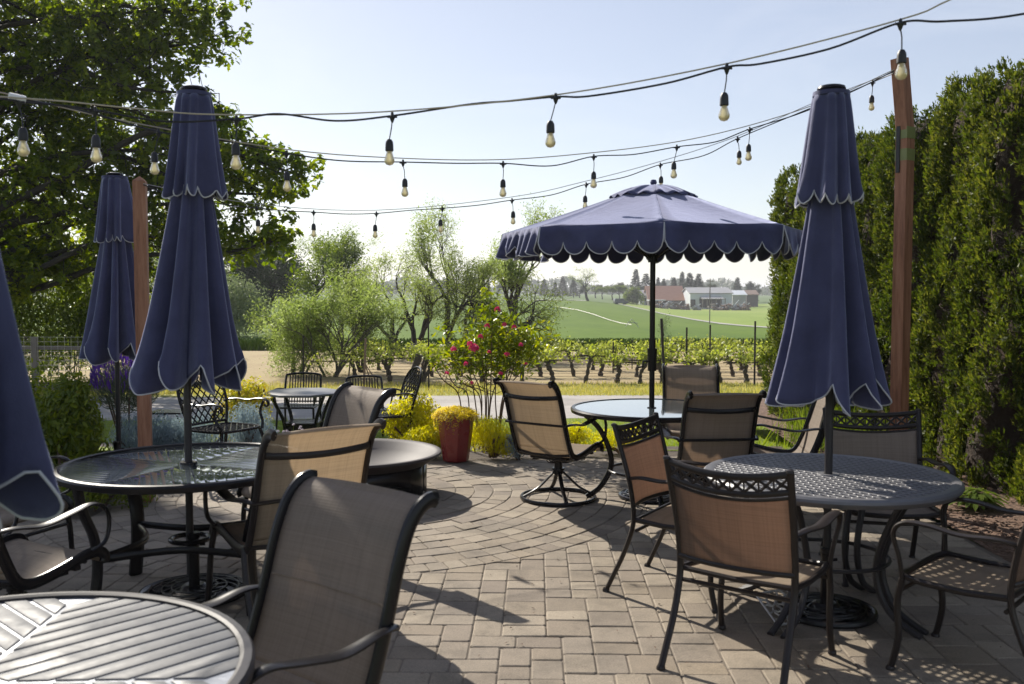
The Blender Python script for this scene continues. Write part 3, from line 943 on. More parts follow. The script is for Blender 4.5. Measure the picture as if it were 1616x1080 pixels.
def make_cast_chair(name, label, group=None, sling='sling_brown', mt='bronze', H=.93):
    """dining chair: lattice top rail, woven back panel, sabre legs; faces +Y"""
    t = thing(name, label, 'chair', group=group)
    mt = M[mt]; k = H / .93
    def by(u, z):      # back surface: y at height z and sideways u (-1..1)
        return float(np.interp(z, [.40, .60, .93 * k], [-.225, -.25, -.335])) - .045 * (1 - u * u)
    def bp(u, z): return (u * .262 * (1 + .05 * (z - .4)), by(u, z), z)
    for s in (-1, 1):
        m = MB()
        c = catmull([(s * .272, -.385, .004), (s * .268, -.345, .09), (s * .262, -.285, .22), (s * .262, -.235, .36), (s * .262, -.226, .46), (s * .265, -.25, .62), (s * .272, -.30, .80 * k), (s * .276, -.338, .925 * k)], 4)
        m.tube(c, [.016 + .003 * math.sin(i) * 0 for i in range(len(c))], 8, ref=(1, 0, 0), rb=.013)
        m.lathe([(0, .0), (.020, .0), (.020, .012), (.014, .02)], 10, (s * .272, -.385, 0))
        m.lathe([(.012, 0), (.017, .006), (.015, .016), (0, .021)], 10, (s * .276, -.340, .918 * k))
        m.build("rear_leg", mt, t)
        m = MB()
        c = catmull([(s * .262, -.250, .64), (s * .285, -.17, .655), (s * .30, -.04, .652), (s * .305, .09, .672), (s * .302, .19, .665), (s * .295, .235, .61), (s * .275, .215, .50), (s * .262, .205, .40)], 5)
        n = len(c)
        m.tube(c, [.011 + .017 * max(0, math.sin(PI * min(1, i / (n * .68)))) for i in range(n)], 8, ref=(1, 0, 0), rb=.010)
        m.build("armrest", mt, t)
        m = MB()
        m.tube(catmull([(s * .262, .205, .41), (s * .262, .225, .30), (s * .265, .215, .15), (s * .27, .245, .004)], 4), .015, 8)
        m.lathe([(0, .0), (.020, .0), (.020, .012), (.014, .02)], 10, (s * .27, .245, 0))
        m.build("front_leg", mt, t)
    # top rail with lattice
    N1 = 20; top = .915 * k; dip = .028
    def zt(u, z): return z - dip * (1 - u * u)
    m = MB()
    m.tube([(lambda p: (p[0], p[1], zt(u, p[2])))(bp(u, top)) for u in np.linspace(-1, 1, N1)], .016, 8, ref=(0, 0, 1), rb=.012)
    m.tube([(lambda p: (p[0], p[1], zt(u, p[2])))(bp(u, top - .075)) for u in np.linspace(-1, 1, N1)], .014, 8, ref=(0, 0, 1), rb=.010)
    m.tube([(lambda p: (p[0], p[1], zt(u, p[2])))(bp(u, top - .100)) for u in np.linspace(-1, 1, N1)], .008, 8, ref=(0, 0, 1), rb=.008)
    m.build("top_rail", mt, t)
    m = MB(); nX = 9
    for i in range(nX):
        u0, u1 = -1 + 2 * i / nX, -1 + 2 * (i + 1) / nX
        um = (u0 + u1) / 2
        z0, z1 = top - .066, top - .012
        def q(u, z): p = bp(u, z); return (p[0], p[1], zt(u, z))
        m.tube([q(u0, z0), q(um, (z0 + z1) / 2), q(u1, z1)], .0065, 6); m.tube([q(u0, z1), q(um, (z0 + z1) / 2), q(u1, z0)], .0065, 6)
        m.tube([q(u0, z0 - .003), q(u0, z1 + .003)], .004, 5)
        zc = (z0 + z1) / 2
        m.tube([(q(um, zc)[0], q(um, zc)[1] - .006, zt(um, zc)), (q(um, zc)[0], q(um, zc)[1] + .006, zt(um, zc))], .011, 8)
    m.build("lattice", mt, t)
    zb = .475
    m = MB(); m.tube([bp(u, zb) for u in np.linspace(-1, 1, N1)], .012, 8, ref=(0, 0, 1), rb=.009); m.build("lower_rail", mt, t)
    g = MB(); rows = []
    for z in np.linspace(zb, top - .10, 12):
        rows.append([(lambda p: (p[0] * .985, p[1] + .002, p[2] - (dip * (1 - u * u) if z > .7 else dip * (1 - u * u) * (z - zb) / (.7 - zb))))(bp(u, z)) for u in np.linspace(-1, 1, 14)])
    g.grid(rows); g.build("back_panel", M[sling], t, angle=80, solid=.003)
    # seat
    g = MB(); rows = []
    for j in range(13):
        v = j / 12
        y = -.205 + .43 * v
        wd = .255 if v < .8 else .255 - .03 * ((v - .8) / .2) ** 2
        z = .415 + .02 * math.sin(v * PI * .9) * 0 - .016 * math.sin(v * PI) - (.018 * max(0, (v - .85) / .15) ** 2)
        rows.append([(u * wd, y, z - .010 * (1 - u * u) * math.sin(PI * v)) for u in np.linspace(-1, 1, 11)])
    g.grid(rows, flip=False); g.build("seat_panel", M[seat_key(sling)], t, angle=80, solid=.004)
    m = MB()
    for s in (-1, 1):
        m.tube([(s * .258, -.225, .418), (s * .262, -.05, .405), (s * .262, .12, .410), (s * .25, .20, .418)], .014, 8)
    m.tube(catmull([(-.25, .20, .418), (-.18, .232, .408), (0, .242, .40), (.18, .232, .408), (.25, .20, .418)], 4), .014, 8)
    m.tube([(-.255, -.215, .415), (0, -.225, .41), (.255, -.215, .415)], .012, 8)
    m.tube([(-.26, .21, .36), (0, .215, .352), (.26, .21, .36)], .010, 8)
    m.tube([(-.26, -.21, .36), (0, -.21, .36), (.26, -.21, .36)], .010, 8)
    m.build("seat_frame", mt, t)
    return t
def seat_key(s): return 'sling_tan' if s in ('sling_brown', 'sling_tan') else s

def make_lattice_chair(name, label, group=None):
    """cast iron look garden chair with diamond lattice back and scroll arms; faces +Y"""
    t = thing(name, label, 'chair', group=group); mt = M['iron']
    H = .90
    def bp(u, z):
        y = float(np.interp(z, [.42, .60, .90], [-.21, -.24, -.34]))
        w = .215 * (1 + .25 * math.sin(PI * min(1, max(0, (z - .42) / .48)) * .8))
        return (u * w, y - .02 * (1 - u * u), z)
    fr = [bp(-1, .44), bp(-1, .56), bp(-1, .68), bp(-.97, .78), bp(-.75, .86), bp(-.35, .895), bp(0, .90), bp(.35, .895), bp(.75, .86), bp(.97, .78), bp(1, .68), bp(1, .56), bp(1, .44)]
    m = MB(); m.tube(catmull(fr, 4), .014, 8); m.tube([bp(u, .46) for u in np.linspace(-1, 1, 8)], .012, 8)
    m.build("back_frame", mt, t)
    m = MB(); n = 7
    def topz(u): return .90 - .05 * abs(u) ** 2 - .07 * max(0, abs(u) - .6) * 2
    for i in range(-n, n + 1):
        for sg in (-1, 1):
            pts = []
            for q in range(17):
                z = .46 + .44 * q / 16
                u = i * .285 + sg * (z - .46) * 3.3 - sg * .7
                if abs(u) < .98 and z < topz(u): pts.append(bp(u, z))
            if len(pts) > 1: m.tube(pts, .007, 6)
    m.build("back_lattice", mt, t)
    for s in (-1, 1):
        m = MB()
        c = catmull([(s * .225, -.245, .64), (s * .27, -.15, .66), (s * .285, .0, .655), (s * .285, .15, .675), (s * .28, .235, .665), (s * .28, .262, .635), (s * .28, .245, .61), (s * .28, .218, .62)], 5)
        m.tube(c, .017, 8, ref=(1, 0, 0), rb=.010)
        m.tube(catmull([(s * .28, .20, .655), (s * .275, .165, .56), (s * .26, .205, .48), (s * .24, .22, .41)], 4), .013, 8)
        m.build("armrest", mt, t)
        m = MB(); m.tube(catmull([(s * .23, .20, .41), (s * .25, .225, .30), (s * .24, .20, .15), (s * .26, .25, 0)], 4), .016, 8); m.build("leg", mt, t)
        m = MB(); m.tube(catmull([(s * .215, -.21, .46), (s * .22, -.215, .36), (s * .23, -.25, .18), (s * .24, -.33, 0)], 4), .016, 8); m.build("leg", mt, t)
    m = MB()
    ring = catmull([(-.225, -.20, .425), (-.26, 0, .425), (-.24, .18, .425), (-.12, .235, .425), (.12, .235, .425), (.24, .18, .425), (.26, 0, .425), (.225, -.20, .425), (0, -.22, .425)], 4, True)
    m.tube(ring, .013, 8, closed=True)
    for i in range(-6, 7):
        for sg in (-1, 1):
            pts = [(i * .072 + sg * v, v, .424 + .002 * sg) for v in np.linspace(-.2, .22, 12) if abs(i * .072 + sg * v) < .235]
            if len(pts) > 1: m.tube(pts, .009, 6)
    m.build("seat_lattice", mt, t)
    return t
def make_slat_chair(name, label, group=None):
    t = thing(name, label, 'chair', group=group); mt = M['iron']
    m = MB()
    m.tube(catmull([(-.23, -.20, .42), (-.235, -.24, .60), (-.23, -.29, .77), (-.20, -.31, .81), (0, -.325, .825), (.20, -.31, .81), (.23, -.29, .77), (.235, -.24, .60), (.23, -.20, .42)], 5), .015, 8)
    m.build("back_frame", mt, t)
    m = MB()
    for i in range(11):
        x = -.18 + .036 * i
        m.bar((x, -.215, .44), (x, -.31, .80), .014, .007, up=(0, 1, 0))
    m.tube([(-.23, -.212, .46), (.23, -.212, .46)], .010, 8)
    m.build("back_slats", mt, t)
    m = MB()
    for i in range(10): m.bar((-.22, -.18 + .044 * i, .425), (.22, -.18 + .044 * i, .425), .030, .008)
    m.tube([(-.225, -.2, .42), (-.23, .22, .42), (.23, .22, .42), (.225, -.2, .42)], .012, 8)
    m.build("seat_slats", mt, t)
    for s in (-1, 1):
        m = MB(); m.tube(catmull([(s * .235, -.23, .62), (s * .27, -.1, .64), (s * .275, .1, .65), (s * .27, .21, .62), (s * .24, .21, .45)], 4), .012, 8); m.build("armrest", mt, t)
        m = MB(); m.tube([(s * .23, .20, .42), (s * .25, .24, 0)], .014, 8); m.build("leg", mt, t)
        m = MB(); m.tube([(s * .23, -.20, .42), (s * .245, -.29, 0)], .014, 8); m.build("leg", mt, t)
    return t
def place(t, x, y, fx, fy, z=None):
    t.location = (x, y, terrain(x, y) if z is None else z)
    t.rotation_euler = (0, 0, face_rz(fx, fy))
    return t

# chairs of the open-parasol table
A = place(make_sling_chair("sling_chair", "tan sling swivel chair on a ring base, seen from behind beside the camellia", .975, .50, 'swivel', 'sling_tan', group="sling chairs"), .37, 7.42, .58, .82)
B = place(make_sling_chair("sling_chair", "dark-framed sling chair with its shaded back against the open parasol table", .975, .50, 'swivel', 'sling_grey', group="sling chairs"), 1.38, 6.70, -.10, 1)
C_ = place(make_sling_chair("sling_chair", "sling chair facing the viewer on the far side of the open parasol table", .95, .50, 'swivel', 'sling_sand', group="sling chairs"), 1.64, 8.40, -.1, -1)
Hc = place(make_sling_chair("sling_chair", "side-on sling chair between the open parasol table and the hedge", .985, .52, 'legs', 'sling_grey', group="sling chairs"), 2.02, 7.15, -1, .12)
# chairs of the slatted glass table under the furled umbrella
I_ = place(make_sling_chair("sling_chair", "sunlit orange-tan sling chair seen from behind at the dark glass table", 1.0, .58, 'legs', 'sling_tan', 'bronze', group="sling chairs"), -1.19, 4.86, -.62, .78)
K_ = place(make_sling_chair("sling_chair", "grey sling chair between the dark glass table and the steel fire pit", 1.02, .56, 'legs', 'sling_grey', group="sling chairs"), -1.33, 5.80, -.78, -.62)
J_ = place(make_sling_chair("sling_chair", "large grey-brown sling chair with a stitched seam beside the silvery slatted table", 1.0, .59, 'legs', 'sling_grey', group="sling chairs", seam=True), -.80, 2.72, -.62, -.78)
L_ = place(make_sling_chair("sling_chair", "swivel sling chair with a pale seat half hidden by the cropped umbrella", 1.0, .56, 'swivel', 'sling_sand', group="sling chairs"), -2.30, 4.28, .42, .9)
Mc = place(make_sling_chair("sling_chair", "shaded sling chair behind the dark glass table at the flower bed", 1.0, .56, 'legs', 'sling_sand', group="sling chairs"), -2.95, 5.3, 1.0, -.35)
# cast chairs round the lattice table
E_ = place(make_cast_chair("lattice_top_chair", "brown panel chair with a lattice top rail, its back nearly square to the viewer", "lattice-top chairs at the cast table"), 1.10, 4.17, .60, .80)
D_ = dup(E_, (.99, 5.12, 0), face_rz(.84, -.54), "lattice-top chair turned edge-on between the swivel chair and the cast table")
F_ = place(make_cast_chair("lattice_top_chair", "grey-backed lattice-top chair facing the viewer in front of the cedar post", "lattice-top chairs at the cast table", 'sling_grey'), 2.17, 5.40, -.12, -1)
G_ = dup(E_, (2.02, 4.05, 0), face_rz(-.72, .69), "lattice-top chair with its seat dappled by the pierced table's shadow")

# ------------------------------------------------------------------ tables
def curved_legs(t, r_top, r_mid, r_bot, h, mt, n=4, ph=PI / 4, rad=.019, flat=None, pair=0):
    for q in range(n):
        a = ph + q * 2 * PI / n
        for e in ((-pair, pair) if pair else (0,)):
            ca, sa = math.cos(a), math.sin(a); tx, ty = -sa * e, ca * e
            c = catmull([(ca * r_top + tx, sa * r_top + ty, h), (ca * r_mid * 1.02 + tx, sa * r_mid * 1.02 + ty, h * .78), (ca * r_mid * .80 + tx, sa * r_mid * .80 + ty, h * .42), (ca * r_mid + tx, sa * r_mid + ty, h * .14), (ca * r_bot + tx, sa * r_bot + ty, .004)], 5)
            m = MB(); m.tube(c, rad, 8, ref=(-sa, ca, 0), rb=flat or rad)
            m.build("leg", mt, t)
# lattice cast table (pierced top throws the dotted shadow)
TR = (1.62, 4.76)
t = thing("cast_table", "round grey cast metal table with a pierced lattice top and furled umbrella", "table", (TR[0], TR[1], 0))
RT = .63
m = MB()
pitch, wd = .046, .0190
ri = RT - .045
for dr in (0, 1):
    for i in range(-14, 15):
        o_ = i * pitch + pitch * .5
        if abs(o_) >= ri - .004: continue
        hl = math.sqrt(ri * ri - o_ * o_)
        segs = [(-hl, hl)] if abs(o_) > .03 else [(-hl, -.028), (.028, hl)]
        for (s0, s1) in segs:
            a = R(38) + dr * PI / 2
            ca, sa = math.cos(a), math.sin(a)
            p0 = (ca * s0 - sa * o_, sa * s0 + ca * o_, .712 + dr * .0025); p1 = (ca * s1 - sa * o_, sa * s1 + ca * o_, .712 + dr * .0025)
            m.bar(p0, p1, wd + .001, .010, bev=.003)
for i in range(-13, 14):       # round the holes: small fillets at the crossings
    for j in range(-13, 14):
        a = R(38); x, y = (i + .5) * pitch, (j + .5) * pitch
        if math.hypot(x, y) < ri - .01:
            X_, Y_ = math.cos(a) * x - math.sin(a) * y, math.sin(a) * x + math.cos(a) * y
            m.lathe([(0, .7105), (.0140, .7105), (.0140, .7165), (.012, .7185), (0, .7185)], 8, (X_, Y_, 0))
m.build("lattice_top", M['tabletop'], t)
m = MB(); m.lathe([(ri - .012, .706), (ri - .012, .719), (ri + .008, .724), (RT - .012, .722), (RT, .712), (RT + .003, .70), (RT - .006, .685), (RT - .018, .675), (RT - .03, .69), (ri - .012, .706)], 72)
m.lathe([(.024, .722), (.052, .722), (.056, .715), (.052, .706), (.024, .706), (.024, .722)], 24)
m.build("rim", M['tabletop'], t, angle=30)
curved_legs(t, .44, .34, .50, .695, M['castgrey'], rad=.017, pair=.035)
m = MB(); m.tube([(.30 * math.cos(a), .30 * math.sin(a), .30) for a in np.linspace(0, 2 * PI, 33)[:-1]], .010, 8, closed=True)
m.tube([(.40 * math.cos(a), .40 * math.sin(a), .672) for a in np.linspace(0, 2 * PI, 33)[:-1]], .014, 8, closed=True); m.build("leg_ring", M['castgrey'], t)

def slat_table(name, label, loc, r, h, slat, base, rimm, pitch, gap, rz, ph=R(30), flat=False):
    t = thing(name, label, "table", loc, rz)
    m = MB(); m.lathe([(.028, h - .008), (r - .028, h - .008), (r - .028, h - .020), (.028, h - .020), (.028, h - .008)], 72); m.build("glass", base, t, angle=30)
    m = MB()
    ri = r - .034
    for q in range(4):
        a0 = q * PI / 2
        # quadrant: slats parallel to its bisector's normal
        for i in range(-20, 20):
            o_ = (i + .5) * pitch
            if abs(o_) > ri * .707: continue
            # line x = o_ , y from ... inside quadrant sector |y| < x - gap and within circle
            xa_, xb_ = max(.055, abs(o_) + pitch * .5 + .008), math.sqrt(max(0, ri * ri - (abs(o_) + pitch * .4) ** 2))
            if xb_ - xa_ < .02: continue
            rt = Matrix.Rotation(a0, 3, 'Z')
            ya, yb2 = o_ - (pitch - gap) / 2, o_ + (pitch - gap) / 2
            if flat: zl_ = ((h - .008, 0), (h - .0076, 0), (h - .0074, .0008))
            else: zl_ = ((h - .008, 0), (h - .0075 + gap * .2, 0), (h - .0065 + gap * .2, .003))
            def sx(y): return max(.055, abs(y) + .012)
            def ex(y): return math.sqrt(max(1e-6, ri * ri - y * y))
            b0 = len(m.v)
            for zq, k in zl_:
                for q in ((sx(ya) + k, ya + k), (ex(ya) - k, ya + k), (ex(yb2) - k, yb2 - k), (sx(yb2) + k, yb2 - k)):
                    m.v.append(tuple(rt @ Vector((q[0], q[1], zq))))
            for l in (0, 1):
                for q in range(4): m.f.append((b0 + l * 4 + q, b0 + l * 4 + (q + 1) % 4, b0 + l * 4 + 4 + (q + 1) % 4, b0 + l * 4 + 4 + q))
            m.f.append((b0 + 8, b0 + 9, b0 + 10, b0 + 11))
    m.build("slats", slat, t, angle=20)
    m = MB(); m.lathe([(r - .034, h - .012), (r - .034, h + .002), (r - .024, h + .007), (r - .004, h + .004), (r + .004, h - .006), (r + .002, h - .03), (r - .012, h - .036), (r - .034, h - .03), (r - .034, h - .012)], 80)
    m.lathe([(.026, h + .004), (.044, h + .004), (.047, h - .004), (.044, h - .03), (.026, h - .03), (.026, h + .004)], 24)
    m.build("rim", rimm, t, angle=30)
    m = MB()
    for q in range(4):
        a = q * PI / 2 + PI / 4
        m.bar((.03 * math.cos(a), .03 * math.sin(a), h - .028), ((r - .03) * math.cos(a), (r - .03) * math.sin(a), h - .028), .022, .014)
    m.build("support_bars", rimm, t)
    for q in range(4):
        a = q * PI / 2 + ph
        ca, sa = math.cos(a), math.sin(a)
        c = catmull([(ca * (r - .05), sa * (r - .05), h - .03), (ca * (r - .075), sa * (r - .075), h * .78), (ca * (r - .13), sa * (r - .13), h * .58), (ca * (r - .145), sa * (r - .145), h * .35), (ca * (r - .11), sa * (r - .11), .004)], 5)
        m = MB(); m.tube(c, .042, 8, ref=(-sa, ca, 0), rb=.022); m.build("leg", rimm, t)
    m = MB(); k = r - .14
    cs = [(k * math.cos(q * PI / 2 + ph), k * math.sin(q * PI / 2 + ph), h * .42) for q in range(4)]
    for q in range(4):
        a, b = Vector(cs[q]), Vector(cs[(q + 1) % 4]); mid = (a + b) / 2 * .62; mid.z = h * .42
        m.tube(catmull([a, mid, b], 6), .020, 8, ref=(0, 0, 1), rb=.012)
    m.tube([(.10 * math.cos(a), .10 * math.sin(a), h * .42) for a in np.linspace(0, 2 * PI, 25)[:-1]], .014, 8, closed=True)
    m.build("stretcher", rimm, t)
    return t
TL = (-1.76, 5.06)
slat_table("glass_table", "round dark glass table with a ribbed top reflecting trees and sky", (TL[0], TL[1], 0), .67, .725, M['glassdark'], M['glassdark'], M['iron'], .050, .004, R(22), flat=True)
TN = (-1.30, 2.19)
slat_table("slatted_table", "round silvery table with diagonal slats and painted pale glint lines, cropped by the photo's corner", (TN[0], TN[1], 0), .66, .725, M['nearslat'], M['nearbase'], M['castgrey'], .066, .012, R(47), R(80))
# far table
TF = (1.12, 7.48)
t = thing("patio_table", "round dark table with a smooth shiny top under the open parasol", "table", (TF[0], TF[1], 0), .3)
m = MB(); m.lathe([(.024, .722), (.615, .722), (.615, .712), (.024, .712), (.024, .722)], 72); m.build("glass_top", M['glassdark'], t, angle=30)
m = MB(); m.lathe([(.612, .715), (.618, .727), (.64, .727), (.65, .715), (.645, .69), (.62, .685), (.612, .70), (.612, .715)], 72); m.lathe([(.022, .730), (.036, .728), (.038, .71), (.022, .71)], 20); m.build("rim", M['iron'], t, angle=30)
curved_legs(t, .56, .40, .52, .69, M['iron'], 4, PI / 4 + .5, .022)
m = MB(); m.tube([(.34 * math.cos(a), .34 * math.sin(a), .22) for a in np.linspace(0, 2 * PI, 33)[:-1]], .011, 8, closed=True); m.build("leg_ring", M['iron'], t)
# octagonal bistro table on the lawn
xo, yo = X(477, 11.4), 11.4
zo = .44 - .72
t = thing("octagonal_table", "small dark eight-sided table with splayed legs out on the lawn", "table", (xo, yo, zo), 0)
m = MB(); m.lathe([(0, .722), (.44, .722), (.475, .715), (.48, .70), (.47, .688), (.42, .69), (0, .69)], 8, phase=PI / 8)
m.build("top", M['tabletop'], t, angle=20)
for q in range(4):
    a = PI / 4 + q * PI / 2; ca, sa = math.cos(a), math.sin(a)
    m = MB(); m.tube(catmull([(ca * .44, sa * .44, .69), (ca * .36, sa * .36, .55), (ca * .27, sa * .27, .36), (ca * .27, sa * .27, .15), (ca * .33, sa * .33, 0)], 5), .022, 8); m.build("leg", M['iron'], t)
m = MB(); m.box((0, 0, .34), (.40, .40, .025)); m.box((0, 0, .26), (.36, .36, .11)); m.build("shelf", M['iron'], t)
Oc = make_slat_chair("slat_back_chair", "black slat-back chair directly behind the octagonal table", "slat-back chairs on the lawn")
place(Oc, X(470, 12.2), 12.2, 0, -1); Oc.location.z = zo + .02
dup(Oc, (X(580, 12.0), 12.0, zo + .0), face_rz(.35, -1), "black slat-back chair standing apart between the octagonal table and the camellia")
Nc = make_lattice_chair("lattice_back_chair", "black cast chair with diamond lattice back and scrolled arms by the blue-grey plants", "cast lattice-back chairs")
place(Nc, X(352, 8.4), 8.4, .80, -.45); Nc.location.z = .0
dup(Nc, (X(610, 9.9), 9.75, -.05), face_rz(-.86, -.35), "black lattice-back chair turned side-on beside the golden shrub")
xb, yb_ = X(267, 13), 13
t = thing("low_table", "small low black table standing on the lawn beyond the grey plants", "table", (xb, yb_, terrain(xb, yb_)), 0)
m = MB(); m.box((0, 0, .30), (.52, .40, .025), bev=.006); m.build("top", M['iron'], t)
for sx in (-1, 1):
    for sy in (-1, 1):
        m = MB(); m.tube(catmull([(sx * .12, sy * .12, .29), (sx * .16, sy * .14, .15), (sx * .2, sy * .17, 0)], 4), .012, 6); m.build("leg", M['iron'], t)

# ------------------------------------------------------------------ fire pit
t = thing("fire_pit", "wide shallow steel fire pit bowl on a dark stand", "fire pit", (-1.25, 7.62, 0), R(-14))
m = MB(); m.lathe([(0, .13), (.2, .145), (.40, .20), (.54, .28), (.60, .332), (.625, .345), (.65, .352), (.668, .347), (.672, .33), (.655, .318), (.60, .285), (.42, .172), (.2, .118), (0, .10)], 72)
m.build("bowl", M['firepit'], t, angle=60)
m = MB()
n = 96; rows = []
def lowz(a):
    q = (a * 4 / (2 * PI)) % 1.0      # one arch per quarter
    return .0 + .135 * math.sin(PI * min(1, max(0, (q - .14) / .72))) ** .8 if .14 < q < .86 else .0
for zt_ in (0, .5, 1):
    rows.append([(.545 * math.cos(2 * PI * i / n), .545 * math.sin(2 * PI * i / n), lowz(2 * PI * i / n) * (1 - zt_) + .26 * zt_) for i in range(n + 1)])
m.grid(rows); m.build("stand", M['iron'], t, solid=.008)
for q in range(4):
    m = MB(); a = q * PI / 2
    m.tube([(.552 * math.cos(a), .552 * math.sin(a), .035), (.557 * math.cos(a), .557 * math.sin(a), .035)], .014, 12); m.build("foot_hole", M['galv'], t)

# ------------------------------------------------------------------ red pot
pp = G(719, 729)
t = thing("planter", "tall oxblood red glazed pot overflowing with yellow stonecrop", "planter", (pp.x, pp.y + .05, 0))
m = MB(); m.lathe([(0, .0), (.118, .0), (.128, .01), (.160, .24), (.182, .42), (.190, .445), (.186, .458), (.172, .455), (.165, .42), (0, .40)], 8, phase=R(10)); m.build("pot", M['redpot'], t, angle=25, bevel=.008)
m = MB(); m.lathe([(0, .43), (.166, .42)], 16); m.build("potting_soil", M['soil'], t)
pc = (pp.x, pp.y + .05, .44)
pt = thing("stonecrop", "yellow trailing stonecrop spilling over the red pot", "plant", (pc[0], pc[1], .43))
C2, N2 = [], []
for i in range(3800):
    a = rnd.uniform(0, 2 * PI); rr = .235 * math.sqrt(rnd.random())
    hang = max(0, rr - .165)
    z = .035 + .05 * math.cos(rr / .235 * PI / 2) + rnd.gauss(0, .012) - hang * rnd.uniform(0, 2.6) * (1 if math.sin(a * 7) + math.sin(a * 3 + 1) > .2 else .25)
    C2.append((rr * math.cos(a), rr * math.sin(a), z)); N2.append((math.cos(a) * .5, math.sin(a) * .5, 1))
leaf_mesh("foliage", C2, np.array(N2) + nrg.normal(size=(len(N2), 3)) * .4, rdir(len(C2)), .026, .012, M['conleaf'], LEAF_QUAD, pt)
m = MB()
for i in range(26):
    a = rnd.uniform(0, 2 * PI); m.tube([(.03 * math.cos(a), .03 * math.sin(a), -.01), (.13 * math.cos(a), .13 * math.sin(a), .045), (.205 * math.cos(a), .205 * math.sin(a), -.0), (.21 * math.cos(a), .21 * math.sin(a), -rnd.uniform(.02, .10))], .003, 4)
m.build("stem", M['redstem'], pt)

# ------------------------------------------------------------------ umbrellas
def closed_umbrella(name, label, x, y, top=2.72, bot=1.05, rb_=.29, lean=(0, 0), seed=1, group="furled navy umbrellas", rz=0, vent=.60, rtop=.085, power=.92):
    t = thing(name, label, "umbrella", (x, y, 0), rz, group)
    rg = random.Random(seed)
    ph = [rg.uniform(0, 2 * PI) for _ in range(6)]
    n = 192
    def skirt(z0, z1, r0, r1, amp0, amp1, nf, power, edge_amp, name, nz=18, seed_=0, asym=.0, ms=1.0):
        rows = []; bottom = []
        for j in range(nz + 1):
            v = j / nz; row = []
            for i in range(n + 1):
                a = 2 * PI * (i % n) / n
                base = r0 + (r1 - r0) * v ** power
                # irregular lobes: warp the angle, then sharpen the folds
                w = a + .16 * math.sin(2 * a + ph[0] + seed_) + .10 * math.sin(3 * a + ph[1]) + .05 * math.sin(v * 3 + a)
                f = math.cos(nf * w + ph[2] + seed_)
                f = math.copysign(abs(f) ** .75, f)
                f2 = math.cos(2 * nf * w + ph[3])
                amp = amp0 + (amp1 - amp0) * v
                r_ = base * (1 + amp * f + amp * .22 * f2 * v + asym * math.cos(a - ph[4]) * v + .04 * v * math.sin(5 * a + ph[5]))
                e = 0
                sc2 = abs(math.sin((nf * w + ph[2] + seed_) / 2.0 * ms + .6))      # scallops, folded with the cloth
                e = edge_amp * (.70 * (1 - sc2 ** .6) + .15 * (.5 + .5 * math.cos(nf * w + ph[2] + seed_ + PI)) + .15 * (.5 + .5 * math.sin(3 * a + ph[1]))) * max(0, (v - .6) / .4) ** 1.5
                z = z0 + (z1 - z0) * v + e
                row.append((r_ * math.cos(a) + lean[0] * (z - bot), r_ * math.sin(a) + lean[1] * (z - bot), z))
            rows.append(row)
        g = MB(); g.grid(rows)
        o = g.build(name, M['canvas'], t, angle=180, solid=.004)
        g = MB(); g.tube(rows[-1][:-1], .0042, 6, closed=True)
        g.build("piping", M['piping'], o)
        return o
    zv = top - vent * (top - bot) / 1.67
    skirt(zv + .10, bot, rtop * .95, rb_, .16, .42, 8, power, .25, "canopy", 30, 0, .05)
    skirt(top - .03, zv, rtop, rtop * 1.62, .07, .22, 8, .8, .085, "vent_canopy", 16, 1.7, .16, 2.0)
    lx, ly = lean[0] * (top - bot), lean[1] * (top - bot)
    m = MB(); m.lathe([(0, top - .005), (rtop + .004, top - .01), (rtop + .006, top - .03), (rtop * .8, top - .045)], 28, (lx, ly, 0)); m.build("top_canvas", M['canvas'], t)
    m = MB(); m.lathe([(0, top + .022), (.05, top + .022), (.066, top + .016), (.07, top + .005), (.062, top - .008), (0, top - .01)], 24, (lx, ly, 0)); m.build("finial", M['iron'], t)
    m = MB(); m.tube([(0, 0, .10), (0, 0, bot), (lx, ly, top)], .020, 14); m.build("pole", M['castgrey'], t)
    for q in range(8):
        m = MB()
        a = q * PI / 4 + .2
        m.tube([(.03 * math.cos(a) + lx, .03 * math.sin(a) + ly, top - .1), (rb_ * .5 * math.cos(a), rb_ * .5 * math.sin(a), bot + .16)], .006, 5)
        m.build("rib", M['iron'], t)
    m = MB(); m.tube([(0, 0, bot + .22), (0, 0, bot + .30)], .035, 12); m.build("crank_housing", M['iron'], t)
    return t
def umbrella_base(name, label, x, y, r=.26, square=False):
    t = thing(name, label, "umbrella base", (x, y, 0), .3)
    m = MB()
    m.lathe([(0, .05), (.05, .055), (.06, .05), (.08, .036), (r - .03, .020), (r - .012, .030), (r, .026), (r + .004, .012), (r, .002), (0, .002)], 56)
    for q in range(12):
        a = q * PI / 6
        pts = [((.07 + (r - .10) * v) * math.cos(a + .7 * math.sin(v * PI)), (.07 + (r - .10) * v) * math.sin(a + .7 * math.sin(v * PI)), .040 - .012 * v) for v in np.linspace(0, 1, 8)]
        m.tube(pts, .006, 5)
    for rr in (.12, .17, r - .055):
        m.tube([(rr * math.cos(a), rr * math.sin(a), .046 - .10 * (rr - .08)) for a in np.linspace(0, 2 * PI, 41)[:-1]], .0055, 5, closed=True)
    m.build("plate", M['iron'], t, angle=30)
    m = MB(); m.tube([(0, 0, .045), (0, 0, .34)], .0295, 16); m.lathe([(.0295, .34), (.034, .335), (.034, .31), (.0295, .305)], 16); m.tube([(.03, 0, .27), (.06, 0, .27)], .008, 8); m.build("socket", M['iron'], t)
    return t
def sock(): pass
closed_umbrella("furled_umbrella", "furled navy umbrella standing through the pierced cast table", TR[0], TR[1], 2.66, 1.03, .204, (-.012, 0), 3)
closed_umbrella("furled_umbrella", "furled navy umbrella standing through the dark ribbed glass table", TL[0], TL[1], 2.73, 1.09, .222, (.03, .03), 8)
